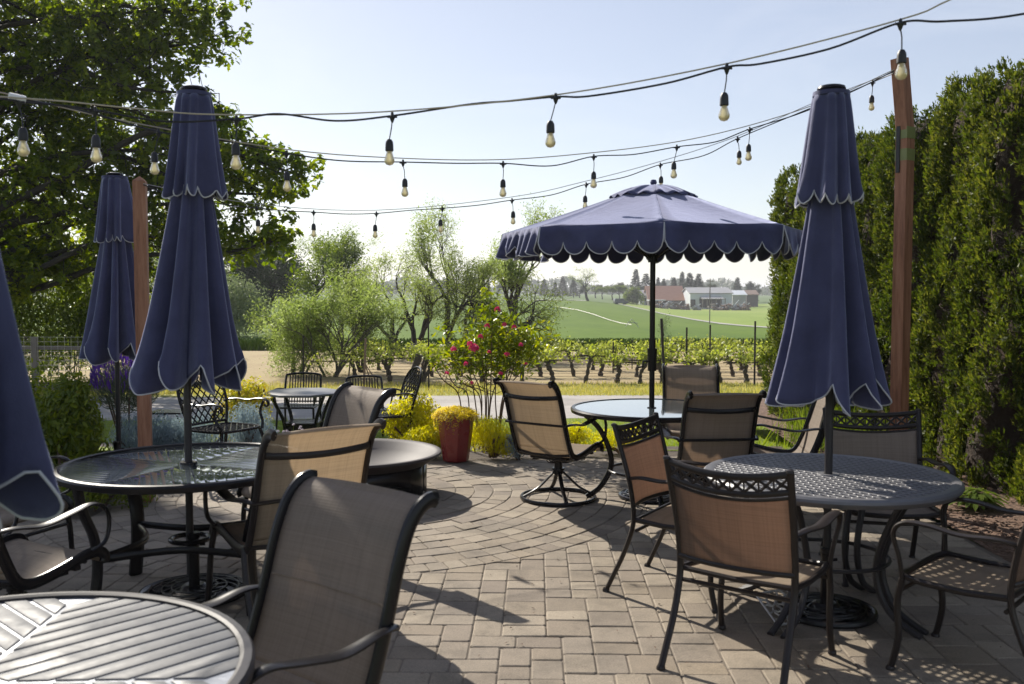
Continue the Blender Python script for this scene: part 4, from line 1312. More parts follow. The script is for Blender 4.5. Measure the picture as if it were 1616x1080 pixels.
closed_umbrella("furled_umbrella", "slim furled navy umbrella in front of the short cedar post at the flower bed", X(183, 8.2), 8.2, 2.66, 1.01, .255, (.01, 0), 13, rtop=.10)
closed_umbrella("furled_umbrella", "furled navy umbrella cropped by the photo's edge above the silvery slatted table", TN[0] - .06, TN[1], 2.70, 1.07, .19, (-.06, 0), 21, power=.5)
umbrella_base("umbrella_base", "round cast umbrella base with a scroll pattern under the dark glass table", TL[0] + .02, TL[1], .29)
umbrella_base("umbrella_base", "cast umbrella base in the sun-specked shade of the pierced table", TR[0], TR[1], .25)
umbrella_base("umbrella_base", "cast umbrella base at the flower bed under the slim furled umbrella", X(180, 8.2), 8.2, .24)
umbrella_base("umbrella_base", "cast umbrella base hidden below the silvery slatted table", TN[0] + .015, TN[1], .24)
umbrella_base("umbrella_base", "cast umbrella base below the open parasol and its round table", TF[0], TF[1], .26)
# pierced square cover beside the base under the cast table, catching the sun
t = thing("metal_grate", "pale square iron grate with a woven pattern leaning under the pierced table", "grate", (1.40, 4.58, 0), R(25))
m = MB()
RG = Matrix.Rotation(R(32), 3, 'X')
def gq(x, y): return tuple(RG @ Vector((x, y, 0)) + Vector((0, 0, .01)))
for e in (0, .2): m.tube([gq(-.1, e), gq(.1, e)], .006, 6); m.tube([gq(-.1 + e, 0), gq(-.1 + e, .2)], .006, 6)
for i in range(1, 5):
    m.tube([gq(-.1 + .04 * i + .008 * math.sin(v * 22 + i * 2), .2 * v) for v in np.linspace(0, 1, 12)], .0055, 5)
    m.tube([gq(-.1 + .2 * v, .04 * i + .008 * math.sin(v * 22 + i * 2)) for v in np.linspace(0, 1, 12)], .0055, 5)
m.build("grille", M['galv'], t)

# open parasol
t = thing("open_parasol", "open navy eight-sided parasol with a scalloped valance over the shiny table", "umbrella", (TF[0], TF[1], 0), 0)
RU, ZR_, ZA = 1.20, 2.115, 2.50
ph0 = -PI / 2 - R(5)
def crn(k): a = ph0 + k * PI / 4; return Vector((RU * math.cos(a), RU * math.sin(a), ZR_))
rv = .30
g = MB()
for k in range(8):
    a, b = crn(k), crn(k + 1)
    rows = []
    for j in range(13):
        v = j / 12
        row = []
        for i in range(9):
            u = i / 8
            e = a.lerp(b, u)
            r_ = rv * .85 / RU + (1 - rv * .85 / RU) * v
            p = Vector((e.x * r_, e.y * r_, ZA - .075 - (ZA - .075 - ZR_) * v ** .93))
            sag = .022 * math.sin(PI * u) * math.sin(PI * min(1, v * 1.0)) + .012 * math.sin(PI * u) * v
            p.z -= sag
            row.append(p)
        rows.append(row)
    g.grid(rows)
cn = g.build("canopy", M['canvas'], t, angle=25, solid=.004)
g = MB()
for k in range(8):
    a, b = crn(k), crn(k + 1)
    rows = []
    for j in range(7):
        v = j / 6
        row = []
        for i in range(13):
            u = i / 12; e = a.lerp(b, u) * ((.33 * v + .02) / 1.2 * 1.0 if True else 1)
            z = ZA - .005 - .095 * v + .012 * math.sin(u * 2 * PI * 2) * v + .025 * math.sin(PI * v) * (1 - .6 * math.sin(PI * u))
            row.append((e.x, e.y, z))
        rows.append(row)
    g.grid(rows)
g.build("vent", M['canvas'], t, angle=180, solid=.004)
vb = MB(); pp_ = MB(); crn_edges = []
for k in range(8):
    a, b = crn(k), crn(k + 1)
    out = ((a + b) / 2); out.z = 0; out.normalize()
    side = k in (5,)          # this side's valance flutters in the wind
    rows = [[], [], [], [], []]
    NS = 61
    edge_ = []
    for i in range(NS):
        u = i / (NS - 1)
        e = a.lerp(b, u)
        s_ = abs(math.sin(PI * u * 5))
        drop = .118 + .085 * s_ ** .55
        w = .018 * math.sin(u * 17 + k * 2.1) + .012 * math.sin(u * 31 + k)
        if k in (6, 5): w = .045 * math.sin(u * 40 + k) + .02 * math.sin(u * 23)
        for j in range(5):
            v = j / 4
            p = Vector((e.x, e.y, ZR_ - drop * v)) + out * (w * v + .010 * v)
            p.z -= .0
            rows[j].append(p)
        edge_.append(rows[4][-1])
    g2 = MB(); g2.grid(rows)
    o = g2.build("valance", M['canvas'], t, angle=180, solid=.003)
    g2 = MB(); g2.tube([rows[q][0] for q in range(5)] + edge_ + [rows[q][-1] for q in (4, 3, 2, 1, 0)], .0045, 5); g2.build("piping", M['piping'], o)
m = MB(); m.tube([(0, 0, .10), (0, 0, ZA - .02)], .0215, 14); m.tube([(0, 0, 1.16), (0, 0, 1.28)], [.027, .027], 14)
m.build("pole", M['iron'], t)
m = MB(); m.lathe([(0, ZA + .04), (.02, ZA + .035), (.028, ZA + .015), (.02, ZA - .005), (0, ZA - .01)], 16); m.build("finial", M['canvas'], t)
m = MB(); m.tube([(0, 0, 1.02), (0, 0, 1.20)], [.034, .040], 14); m.tube([(-.03, -.02, 1.10), (-.075, -.03, 1.10), (-.08, -.03, 1.055), (-.12, -.04, 1.05)], .009, 8); m.build("crank_housing", M['iron'], t)
for k in range(8):
    c = crn(k); m = MB()
    m.tube([(0, 0, ZA - .05), (c.x * .985, c.y * .985, ZR_ + .0)], .009, 6, ref=(0, 0, 1), rb=.006)
    m.build("rib", M['iron'], t)
    m = MB(); m.tube([(.03 * c.x, .03 * c.y, 1.92), (c.x * .52, c.y * .52, ZA - .05 - (ZA - .05 - ZR_) * .52)], .006, 6); m.build("strut", M['iron'], t)
m = MB(); m.tube([(0, 0, 1.885), (0, 0, 1.955)], .038, 14); m.build("runner", M['iron'], t)

# ------------------------------------------------------------------ cedar posts and string lights
PX, PD = 2.905, 7.0
t = thing("cedar_post", "tall red cedar post with olive metal straps in front of the hedge", "post", (PX, PD, 0), R(33))
m = MB(); m.box((0, 0, 1.36), (.094, .094, 2.84), bev=.004); m.build("lower_post", M['cedar'], t)
m = MB(); m.bar((.004, -.003, 2.779), (-.06, .02, 3.36), .094, .094, up=(0, 1, 0), bev=.004); m.build("upper_post", M['cedar'], t)
for z in (2.66, 2.82):
    m = MB(); m.box((0, 0, z), (.100, .100, .085)); m.build("bracket", M['olive'], t)
m = MB(); m.box((-.053, .02, 2.70), (.010, .03, .34)); m.build("splice_plate", M['castgrey'], t)
post2 = (X(225, 7.35), 7.35)
t = thing("cedar_post", "shorter red cedar post behind the slim furled umbrella", "post", (post2[0], post2[1], 0), R(12))
m = MB(); m.box((0, 0, 1.24), (.094, .094, 2.54), bev=.004); m.build("shaft", M['cedar'], t)
m = MB(); m.v = [(-.047, -.047, 2.51), (.047, -.047, 2.51), (.047, .047, 2.51), (-.047, .047, 2.51), (0, 0, 2.55)]; m.f = [(0, 1, 4), (1, 2, 4), (2, 3, 4), (3, 0, 4)]; m.build("cap", M['cedar'], t, smooth=False)

def lamp(parent, p, s=1.0):
    p = Vector(p)
    m = MB()
    tilt = rnd.gauss(0, .11)
    m.lathe([(0, .022), (.006, .02), (.008, .006), (.014, -.002), (.009, -.016), (.004, -.028), (0, -.03)], 10, p)
    m.tube([p + Vector((-.026 * s, 0, -.001)), p + Vector((.026 * s, 0, -.001))], .0065 * s, 8)
    q = p + Vector((tilt * .12, 0, -.122 * s))
    m.tube([p - Vector((0, 0, .02 * s)), p.lerp(q, .5) + Vector((.003, 0, 0)), q], .0028, 6)
    m.lathe([(0, .004), (.010, .002), (.017, -.010), (.0185, -.022), (.0195, -.050), (.016, -.054), (0, -.054)], 14, q)
    h = m.build("lamp_holder", M['cord'], parent)
    b = MB(); k = s
    b.lathe([(.013, 0), (.014, -.008), (.022 * k, -.028 * k), (.0275 * k, -.046 * k), (.026 * k, -.060 * k), (.017 * k, -.072 * k), (0, -.077 * k)], 18, q - Vector((0, 0, .052)))
    b.build("bulb", M['bulb'], h)
def string(label, cord, cable, s=1.0, rad=.0045, ctan=0):
    t = thing("string_lights", label, "string lights", (0, 0, 0), 0, "strings of festoon bulbs over the patio")
    pts = [P(c[0], c[1], c[2]) for c in cord]
    m = MB(); m.tube(catmull(pts, 8), rad, 6); m.build("cord", M['cord'], t)
    m = MB(); m.tube(catmull([P(*c[:3]) for c in cable], 5), .0028 if not ctan else .0035, 5); m.build("support_cable", M['tanrope'] if ctan else M['galv'], t)
    for c in cord:
        if len(c) > 3: lamp(t, P(c[0], c[1], c[2]) + Vector((0, 0, -.004)), s)
    return t
s1 = string("topmost string of large bulbs running above everything from edge to edge",
    [(-420, 60, 3.0), (-150, 130, 3.5), (30, 160, 3.95, 1), (90, 166, 4.05), (150, 174, 4.15, 1), (260, 192, 4.25), (373, 188, 4.3, 1), (440, 180, 4.32), (530, 191, 4.36), (619, 183, 4.4, 1), (740, 165, 4.38), (800, 160, 4.35), (877, 153, 4.3, 1), (930, 152, 4.25), (1050, 132, 4.15), (1147, 106, 4.05, 1), (1200, 101, 4.0), (1310, 77, 3.93), (1421, 36, 3.85, 1), (1490, 34, 3.8), (1616, 22, 3.7), (1900, -40, 3.4)],
    [(-420, 58, 3.0), (-100, 140, 3.6), (100, 160, 4.05), (220, 172, 4.2), (345, 181, 4.3), (600, 177, 4.38), (877, 150, 4.3), (1150, 100, 4.05), (1421, 31, 3.85), (1510, -5, 3.8), (1800, -130, 3.5)], .87, .0048, 1)
m = MB(); m.tube([P(14, 152, 3.93), P(40, 158, 3.97)], .016, 10); m.build("tape", M['whitetape'], s1)
string("middle string of bulbs sagging between the oak and the tall cedar post",
    [(-420, 66, 3.1), (-100, 138, 3.9), (100, 168, 4.6), (250, 208, 5.2, 1), (350, 222, 5.5), (452, 242, 5.8, 1), (540, 254, 6.1), (636, 256, 6.4, 1), (720, 258, 6.5), (794, 258, 6.6, 1), (870, 262, 6.8), (937, 247, 7.0, 1), (1000, 244, 7.0), (1068, 232, 7.05, 1), (1130, 224, 7.05), (1183, 204, 7.05, 1), (1260, 180, 7.0), (1340, 147, 7.0), (1411, 112, 6.95)],
    [(-420, 64, 3.1), (0, 146, 4.2), (180, 188, 5.0), (452, 236, 5.8), (636, 250, 6.4), (794, 252, 6.6), (937, 241, 7.0), (1068, 224, 7.05), (1183, 198, 7.05), (1300, 160, 7.0), (1411, 110, 6.95)], .9, .0045, 1)
string("lowest string of small bulbs between the two cedar posts",
    [(226, 292, 7.3), (300, 316, 7.6), (405, 328, 7.8, 1), (450, 333, 7.9), (495, 335, 8.0, 1), (545, 338, 8.1), (594, 337, 8.1, 1), (650, 332, 8.15), (698, 329, 8.2, 1), (755, 324, 8.2), (808, 316, 8.2, 1), (870, 308, 8.2), (925, 291, 8.1, 1), (985, 280, 8.0), (1042, 260, 7.9, 1), (1110, 246, 7.7), (1164, 219, 7.6, 1), (1250, 183, 7.4), (1325, 152, 7.2), (1377, 130, 7.1, 1), (1411, 116, 6.95)],
    [(226, 290, 7.3), (405, 322, 7.8), (594, 332, 8.1), (808, 311, 8.2), (925, 286, 8.1), (1042, 255, 7.9), (1164, 215, 7.6), (1290, 160, 7.3), (1411, 114, 6.95)], .78, .004)

# ------------------------------------------------------------------ border plants
def flower_head(parent, c, r, mat, n=14, name="flower"):
    C_, N_ = [], []
    for i in range(n):
        a = rnd.uniform(0, 2 * PI); e = rnd.uniform(.1, 1.2)
        d = Vector((math.cos(a) * math.cos(e), math.sin(a) * math.cos(e), math.sin(e)))
        C_.append(tuple(Vector(c) + d * r * .55)); N_.append(tuple(d))
    leaf_mesh(name, C_, N_, rdir(n), r * 1.2, r * .9, mat, LEAF_OVAL, parent)
cb = Vector((X(768, 9.95), 9.95, terrain(0, 9.95)))
t = thing("camellia", "slender multi-stemmed camellia with glossy leaves and pink flowers", "shrub", cb)
m = MB(); tips = []
rstate = rnd.getstate(); rnd.seed(41)
for i in range(15):
    a = rnd.uniform(0, 2 * PI); s_ = rnd.uniform(.04, .22)
    base = (math.cos(a) * s_, math.sin(a) * s_ * .6, -.05)
    ex = -.58 + 1.12 * (i + rnd.random()) / 15; hmax = 1.70 - max(0, abs(ex - .06) - .08) * 1.25
    ez = rnd.uniform(.72, 1.0) * hmax
    ey = rnd.gauss(0, .18)
    bx = base[0] * .8 + ex * .35
    c = catmull([(bx * .7, base[1], -.05), (bx + rnd.gauss(0, .015), base[1] * 1.2, .30), (bx * 1.05 + ex * .08, base[1] + ey * .2, .62), (bx * .5 + ex * .6, ey * .7, ez * .80), (ex, ey, ez)], 5)
    m.tube(c, [.0095 * (1 - .6 * j / len(c)) for j in range(len(c))], 6)
    tips += [tuple(p) for p in c[12:]]
    for j in range(6):
        q = c[rnd.randint(10, len(c) - 1)]
        e = q + Vector((rnd.gauss(0, .15), rnd.gauss(0, .14), rnd.uniform(-.02, .20)))
        m.tube([q, q.lerp(e, .5) + Vector((0, 0, .02)), e], .0035, 5); tips += [tuple(e), tuple(q.lerp(e, .6))]
rnd.setstate(rstate)
m.build("stem", M['redstem'], t)
tips = [p for p in tips if p[2] > .80 + .2 * rnd.random()]
pc_ = around(tips, 16, .056)
leaf_mesh("foliage", pc_, rdir(len(pc_)) + np.array([0, 0, .9]), rdir(len(pc_)), .074, .038, M['camellia'], LEAF_OVAL, t)
for (px_, py_, r_) in ((785, 489, .032), (769, 515, .028), (796, 513, .026), (811, 517, .026), (716, 552, .03), (748, 551, .052), (742, 544, .036), (772, 556, .02), (735, 575, .026), (800, 560, .03), (822, 545, .026), (758, 532, .028), (705, 590, .024), (790, 590, .024), (745, 605, .02), (830, 575, .02)):
    q = P(px_, py_, 9.5) - cb; flower_head(t, q, r_ * 1.3, M['pinkpetal'], 26)
def at(px, D, z=None): return (X(px, D), D, terrain(X(px, D), D) if z is None else z)
b1 = bush("golden_shrub", "bright golden rounded shrub behind the side-on lattice-back chair", at(652, 9.75), .38, .30, .46, 5200, M['goldleaf'], .042, .55)
bush("golden_shrub", "low feathery golden shrub hugging the foot of the red pot", at(682, 9.35), .34, .22, .24, 4200, M['goldleaf'], .045, .22, upw=.6)
bush("golden_shrub", "low feathery golden shrub between the red pot and the swivel chair", at(778, 9.42), .36, .24, .30, 4600, M['goldleaf'], .045, .22, upw=.6)
bush("golden_shrub", "golden shrub seen below the shiny table under the open parasol", at(905, 9.65), .30, .2, .24, 3000, M['goldleaf'], .04, .3)
bush("golden_shrub", "golden shrub low behind the legs of the shiny table", at(985, 9.8), .35, .22, .22, 2600, M['goldleaf'], .04, .3)
bush("catmint", "small grey-green catmint mound beside the swivel chair", at(818, 9.25), .16, .14, .24, 1800, M['bluegrey'], .03, .35, cat="plant")
bush("leafy_shrub", "tall green shrub with yellowish tips beside the cropped umbrella", at(92, 7.7, 0), .36, .40, .74, 7000, M['bushleaf'], .06, .5)
bush("leafy_shrub", "low yellow-green mound at the foot of the tall green shrub", at(150, 7.1, 0), .42, .24, .30, 3600, M['bushleaf'], .045, .5)
bush("leafy_shrub", "dark green shrub at the flower bed mostly hidden by the cropped umbrella", at(10, 8.2, 0), .6, .5, .8, 5000, M['bushleaf'], .06, .5)
bush("blue_fescue", "blue-grey foliage mound under the slim furled umbrella", at(225, 8.75), .40, .26, .40, 6200, M['bluegrey'], .05, .2, cat="plant", upw=.5)
bush("blue_fescue", "blue-grey foliage mound between the dark glass table and the lattice-back chair", at(300, 8.85), .42, .26, .40, 6200, M['bluegrey'], .05, .2, cat="plant", upw=.5)
bush("blue_fescue", "blue-grey foliage mound behind the scroll arms of the lattice-back chair", at(388, 9.3), .32, .22, .40, 4200, M['bluegrey'], .05, .2, cat="plant", upw=.5)
bush("orange_shrub", "orange and yellow spirea shrub beyond the furled umbrella at the glass table", at(382, 10.4), .36, .3, .66, 5200, M['orangeleaf'], .045, .45)
bush("green_perennial", "small green perennial clump on the lawn beyond the octagonal table", at(540, 12.6), .4, .3, .42, 2600, M['midleaf'], .05, .4, cat="plant")
# lavender standard
lp = at(197, 8.95)
t = thing("lavender_standard", "purple flowering ball-shaped shrub on thin stems in the flower bed", "shrub", lp)
n = 5200; d = rdir(n); rr = .31 * (1 - .55 * nrg.random(n) ** 2)
p = d * rr[:, None] * np.array([1, .9, .8]) + np.array([0, 0, .74])
leaf_mesh("foliage", p, d + rdir(n) * .6, d + np.array([0, 0, .6]), .05, .012, M['lavleaf'], LEAF_QUAD, t)
n = 1900; d = rdir(n); d = d[d[:, 2] > -.15]; n = len(d)
p = d * np.array([.32, .29, .27]) + np.array([0, 0, .76]) + nrg.random((n, 1)) * np.array([[0, 0, .10]])
leaf_mesh("flower_spikes", p, rdir(n) * np.array([1, 1, .2]), np.tile([0, 0, 1.0], (n, 1)) + d * .3, .055, .02, M['purple'], LEAF_OVAL, t)
m = MB()
for i in range(9):
    a = rnd.uniform(0, 2 * PI); m.tube([(.05 * math.cos(a), .05 * math.sin(a), -.05), (.10 * math.cos(a), .10 * math.sin(a), .32), (.2 * math.cos(a), .2 * math.sin(a), .66)], .009, 5)
m.build("stem", M['redstem'], t)
# daisies
t = thing("fleabane", "patch of small pale pink daisies by the lattice-back chair's scroll arm", "flowers", at(442, 9.6))
m = MB()
for i in range(26):
    x, y, z = rnd.gauss(0, .16), rnd.gauss(0, .14), rnd.uniform(.14, .26)
    m.tube([(x * .8, y * .8, -.03), (x, y, z)], .002, 4)
    if i < 22: flower_head(t, (x, y, z), .020, M['whitepetal'], 12)
m.build("stem", M['midleaf'], t)
for i in range(2):
    t = thing("hosta", ["dark green leafy groundcover on the mulch under the hedge", "second leafy groundcover clump on the mulch by the dappled chair"][i], "plant", (3.45 + .3 * i, 6.9 - 1.1 * i, .04))
    n = 260; d = rdir(n); d[:, 2] = np.abs(d[:, 2]) * .5
    leaf_mesh("foliage", d * .2 * nrg.random((n, 1)) ** .5 + [0, 0, .05], d * .4 + [0, 0, 1], d, .10, .05, M['midleaf'], LEAF_OVAL, t)

# ------------------------------------------------------------------ arborvitae hedge
def arbor_proto(seed, H=3.24, Rr=.66):
    global nrg
    t = thing("arborvitae", "x", "hedge tree", (0, 0, 0), 0, "arborvitae of the tall hedge")
    rg = np.random.default_rng(seed)
    NL = 70
    la = rg.uniform(0, 2 * PI, NL); lz = rg.uniform(.1, H * .97, NL)
    n = 62000
    a = rg.uniform(0, 2 * PI, n); v = rg.random(n) ** .92
    z = .03 + v * (H - .03)
    prof = Rr * np.clip(1.06 - .18 * v - .9 * np.clip(v - .86, 0, 1) ** 1.2 * 3.2, .05, 1) * (.86 + .14 * np.minimum(1, v / .1))
    lump = .07 * np.sin(3 * a + z * 2.1 + seed) + .08 * np.sin(5 * a - z * 4.3 + seed * 2) + .06 * np.sin(9 * a + z * 9 + seed) + .05 * np.sin(13 * a - z * 17)
    deep = rg.random(n) ** 2 * .16 - .07 * np.sin(23 * a + 9 * np.sin(z * 7)) * np.sin(19 * z + 5 * np.cos(3 * a))
    r = prof * (1 + lump - deep)
    p = np.stack([r * np.cos(a), r * np.sin(a), z], 1)
    # sprays of scale leaves grow outward and up from many small clumps, with gaps showing the brown twigs
    K = 2500; per = 30
    ca = rg.uniform(0, 2 * PI, K); cz = .04 + rg.random(K) ** .95 * (H - .10); cv = (cz - .03) / (H - .03)
    cprof = Rr * np.clip(1.06 - .18 * cv - .9 * np.clip(cv - .90, 0, 1) ** 1.5 * 10, .05, 1)
    cl = .07 * np.sin(3 * ca + cz * 2.1 + seed) + .08 * np.sin(5 * ca - cz * 4.3 + seed * 2) + .05 * np.sin(9 * ca + cz * 7 + seed)
    cr = cprof * (.98 + cl - .16 * rg.random(K) ** 1.6)
    hole = np.sin(2.3 * ca + 2.9 * cz + seed) * np.sin(4.1 * cz + 4.2 * np.cos(ca + seed)) + .5 * np.sin(8 * ca + 11 * cz)
    ok = (hole < .85) | (rg.random(K) < .25)
    ca, cz, cr = ca[ok], cz[ok], cr[ok]; K = len(ca)
    size = rg.uniform(.035, .075, K)
    ia = np.repeat(np.arange(K), per); m_ = len(ia)
    out = np.stack([np.cos(ca), np.sin(ca), np.zeros(K)], 1)[ia]
    off = rg.normal(size=(m_, 3)); off /= np.linalg.norm(off, axis=1, keepdims=True)
    off = off * (rg.random((m_, 1)) ** .5) * size[ia][:, None] * np.array([1, 1, 1.25])
    cen = np.stack([cr * np.cos(ca), cr * np.sin(ca), cz], 1)
    p = cen[ia] + off + out * .02
    up = out * .6 + np.array([0, 0, 1.0]) + off / size[ia][:, None] * 1.1 + rg.normal(size=(m_, 3)) * .25
    nn = np.cross(up, rg.normal(size=(m_, 3))) + out * .5
    leaf_mesh("crown", p, nn, up, .044, .022, M['thuja'], np.array([(0, -.5), (.4, -.05), (.14, .05), (.22, .5), (-.08, .2), (-.42, .25), (-.25, -.15)]), t, jitter=.45)
    g = MB(); rows = []
    for v in np.linspace(0, 1, 22):
        zz = .02 + v * (H - .16)
        row = []
        for i in range(33):
            aa = 2 * PI * (i % 32) / 32
            pr = Rr * max(.03, 1.06 - .18 * v - .9 * max(0, v - .90) ** 1.5 * 10) * .73
            pr *= 1 + .10 * math.sin(3 * aa + zz * 2.1 + seed) + .08 * math.sin(5 * aa - zz * 4.3 + seed * 2) + .05 * math.sin(17 * aa + 23 * zz)
            row.append((pr * math.cos(aa), pr * math.sin(aa), zz))
        rows.append(row)
    g.grid(rows); g.build("inner_twigs", M['thujabrown'], t)
    g = MB(); g.tube([(0, 0, -.1), (0, 0, .8)], [.07, .05], 8); g.build("trunk", M['greybark'], t)
    return t
ORD = ["first", "second", "third", "fourth", "fifth", "sixth", "seventh", "eighth", "ninth", "tenth", "eleventh", "twelfth", "thirteenth", "fourteenth", "fifteenth", "sixteenth", "seventeenth", "eighteenth", "nineteenth", "twentieth", "twenty-first", "twenty-second", "twenty-third", "twenty-fourth", "twenty-fifth", "twenty-sixth", "twenty-seventh", "twenty-eighth", "twenty-ninth", "thirtieth"]
protos = [arbor_proto(3), arbor_proto(8), arbor_proto(14)]
hx = lambda y: float(np.interp(y, [4, 5, 7.4, 12.3, 13], [4.22, 4.12, 3.95, 3.50, 3.47])) + .50
ys = [12.25, 11.45, 10.7, 9.95, 9.2, 8.45, 7.7, 6.9, 6.1, 5.3, 4.5]
for i, y in enumerate(ys):
    lab = "%s arborvitae of the tall green hedge, counted from its far end" % ORD[i]
    loc = (hx(y) + rnd.uniform(-.06, .06), y, 0); rz = rnd.uniform(0, 6); s_ = rnd.uniform(.97, 1.03) * (1 + .10 * min(1, i / 6))
    if i < 3:
        o = protos[i]; o.location = loc; o.rotation_euler = (0, 0, rz); o["label"] = lab; o.scale = (1, 1, s_)
    else:
        dup(protos[i % 3], loc, rz, lab, scale=(1, 1, s_))

# ------------------------------------------------------------------ the oak
OB = Vector((-13.8, 23.0, terrain(-13.8, 23.0)))
t = thing("oak_tree", "huge dark oak reaching in from the top corner above the furled umbrellas", "tree", OB)
base = OB.copy()
clumps = []
for (px_, py_, r_, D_) in [(50, 60, 95, 20), (160, 30, 95, 18.5), (260, 15, 70, 18.5), (325, 12, 42, 18), (60, 190, 95, 19), (160, 160, 90, 20.5), (235, 120, 60, 18.5), (322, 148, 38, 18), (338, 62, 30, 18), (215, 60, 60, 20), (100, 110, 80, 18),
                           (280, 205, 60, 19), (360, 222, 48, 18.2), (418, 240, 42, 18), (462, 274, 27, 18), (432, 308, 34, 18.3), (380, 300, 45, 18.5), (250, 260, 70, 20), (130, 290, 95, 19), (20, 320, 85, 20.5), (330, 260, 50, 19.5),
                           (200, 340, 70, 18.6), (300, 325, 50, 19.6), (70, 400, 55, 19.5), (150, 400, 48, 20.5), (335, 385, 42, 18.6), (400, 382, 38, 18.4), (440, 378, 20, 18.3), (285, 395, 36, 19.4), (230, 410, 36, 20), (20, 425, 40, 19), (110, 430, 30, 20),
                           (-80, 100, 100, 19), (-90, 260, 100, 20), (-110, 380, 80, 19.5)]:
    D_ *= 1.18
    clumps.append((P(px_, py_, D_), r_ * D_ / F, 1))
for i in range(40):    # unseen crown clumps, placed along the sun's path to shade the patio
    a = rnd.uniform(0, 2 * PI); q = rnd.random() ** .55
    xs, ys_, z = -3.35 + 2.25 * q * math.cos(a), 4.9 + 2.0 * q * math.sin(a), rnd.uniform(9.0, 12.0)
    clumps.append((Vector((xs - .80 * z, ys_ + 1.249 * z, z)), rnd.uniform(.55, .8), .8))
for i in range(10):
    a = rnd.uniform(0, 2 * PI); clumps.append((Vector((-13.5 + 3 * math.cos(a), 22.5 + 3 * math.sin(a), rnd.uniform(8, 10))), 1.1, .35))
m = MB()
trunk = catmull([base + Vector((0, 0, -.3)), base + Vector((.1, 0, 1.6)), base + Vector((-.1, -.1, 3.8)), base + Vector((.3, -.2, 7.0)), base + Vector((.4, -.6, 10.5))], 5)
m.tube(trunk, [.55 - .40 * i / len(trunk) for i in range(len(trunk))], 14)
forks = [trunk[i] for i in range(6, len(trunk), 2)]
LC, LN = [], []
for (c, r_, dens) in clumps:
    f = min(forks, key=lambda q: (q - c).length + abs(q.z - (c.z - 1.6)) * .9)
    off = (c - f)
    side = Vector((rnd.gauss(0, .10), rnd.gauss(0, .10), rnd.uniform(.0, .22))) * off.length
    mid = f.lerp(c, .55) + side
    q2 = f.lerp(c, .28) + side * .6 + Vector((0, 0, rnd.uniform(-.2, .5)))
    q3 = f.lerp(c, .8) + side * .3 + Vector((rnd.gauss(0, .2), rnd.gauss(0, .2), rnd.gauss(0, .2)))
    pth = catmull([f, q2, mid, q3, c], 5)
    r0 = .035 + .008 * off.length
    m.tube(pth, [r0 * (1 - .82 * i / len(pth)) for i in range(len(pth))], 7)
    for q in pth[len(pth) // 3:]:
        for s2 in range(2):
            e = q + Vector((rnd.gauss(0, .4), rnd.gauss(0, .4), rnd.gauss(0, .35)))
            m.tube([q, e], [.010, .004], 4, cap=False)
            for l in range(16):
                dd = Vector(rdir(1)[0]); LC.append(tuple(e + dd * rnd.random() ** .6 * .24)); LN.append((dd.x * .6, dd.y * .6, dd.z * .5 + .55))
    ncl = int(max(5, 12 * dens * (r_ / .95) ** 2))
    for k in range(ncl):
        d = Vector(rdir(1)[0]); q = c + Vector((d.x, d.y * 1.2, d.z)) * r_ * rnd.random() ** .42
        st = pth[rnd.randint(len(pth) * 2 // 3, len(pth) - 1)]
        mm = st.lerp(q, .5) + Vector((rnd.gauss(0, .12), rnd.gauss(0, .12), rnd.gauss(0, .14)))
        m.tube([st, st.lerp(mm, .5) + Vector((rnd.gauss(0, .05), 0, rnd.gauss(0, .06))), mm, q], [.022, .018, .013, .006], 4, cap=False)
        for s2 in range(4):
            e = q + Vector((rnd.gauss(0, .22), rnd.gauss(0, .22), rnd.gauss(0, .15)))
            m.tube([mm.lerp(q, .6), e], [.007, .003], 4, cap=False)
            nl = rnd.randint(14, 24)
            for l in range(nl):
                dd = Vector(rdir(1)[0])
                LC.append(tuple(e + dd * rnd.random() ** .6 * .20)); LN.append((dd.x * .6, dd.y * .6, dd.z * .5 + .55))
mo = m.build("trunk", M['bark'], None); mo.parent = t; mo.matrix_parent_inverse = Matrix.Translation(-base)
lo = leaf_mesh("crown", LC, np.array(LN) + nrg.normal(size=(len(LN), 3)) * .45, rdir(len(LC)), .165, .12, M['oakleaf'], LEAF_OAK, None)
lo.parent = t; lo.matrix_parent_inverse = Matrix.Translation(-base)

# ------------------------------------------------------------------ vineyard
def vine_proto(seed):
    rs = random.Random(seed)
    t = thing("grapevine", "x", "grapevine", (0, 0, 0), 0, "old grapevines of the vineyard")
    m = MB(); H = rs.uniform(.50, .64); ln = rs.uniform(-.22, .22)
    pts = [(0, 0, -.08)]
    for i in range(1, 6): pts.append((ln * (i / 5) ** 1.3 + rs.gauss(0, .02), rs.gauss(0, .02), H * i / 5))
    c = catmull(pts, 4); r0 = rs.uniform(.055, .085)
    m.tube(c, [r0 * (1.1 - .35 * math.sin(i / len(c) * PI)) * (1 + .22 * math.sin(i * 1.3 + seed)) for i in range(len(c))], 9)
    tips = []
    for s in (-1, 1):
        for q in range(2):
            e = (pts[-1][0] + s * rs.uniform(.2, .80), rs.gauss(0, .05), H + rs.uniform(.0, .09))
            cc = catmull([pts[-1], (pts[-1][0] + s * .12, 0, H + .07), e], 4)
            m.tube(cc, [.026 * (1 - .5 * i / len(cc)) for i in range(len(cc))], 6); tips += [tuple(v) for v in cc[3:]]
    g = MB(); an = []
    for i in range(30):
        b = tips[rs.randrange(len(tips))]; e = Vector((b[0] + rs.gauss(0, .12), b[1] + rs.gauss(0, .10), b[2] + rs.uniform(.02, .22)))
        m.tube([b, e], .005, 4); an += [tuple(Vector(b).lerp(e, .5)), tuple(e)]
    p = around(an, 5, .08)
    m.build("trunk", M['vinebark'], t)
    leaf_mesh("foliage", p, rdir(len(p)) + [0, 0, .4], rdir(len(p)), .085, .075, M['vineleaf'], LEAF_OVAL, t, jitter=.5)
    return t
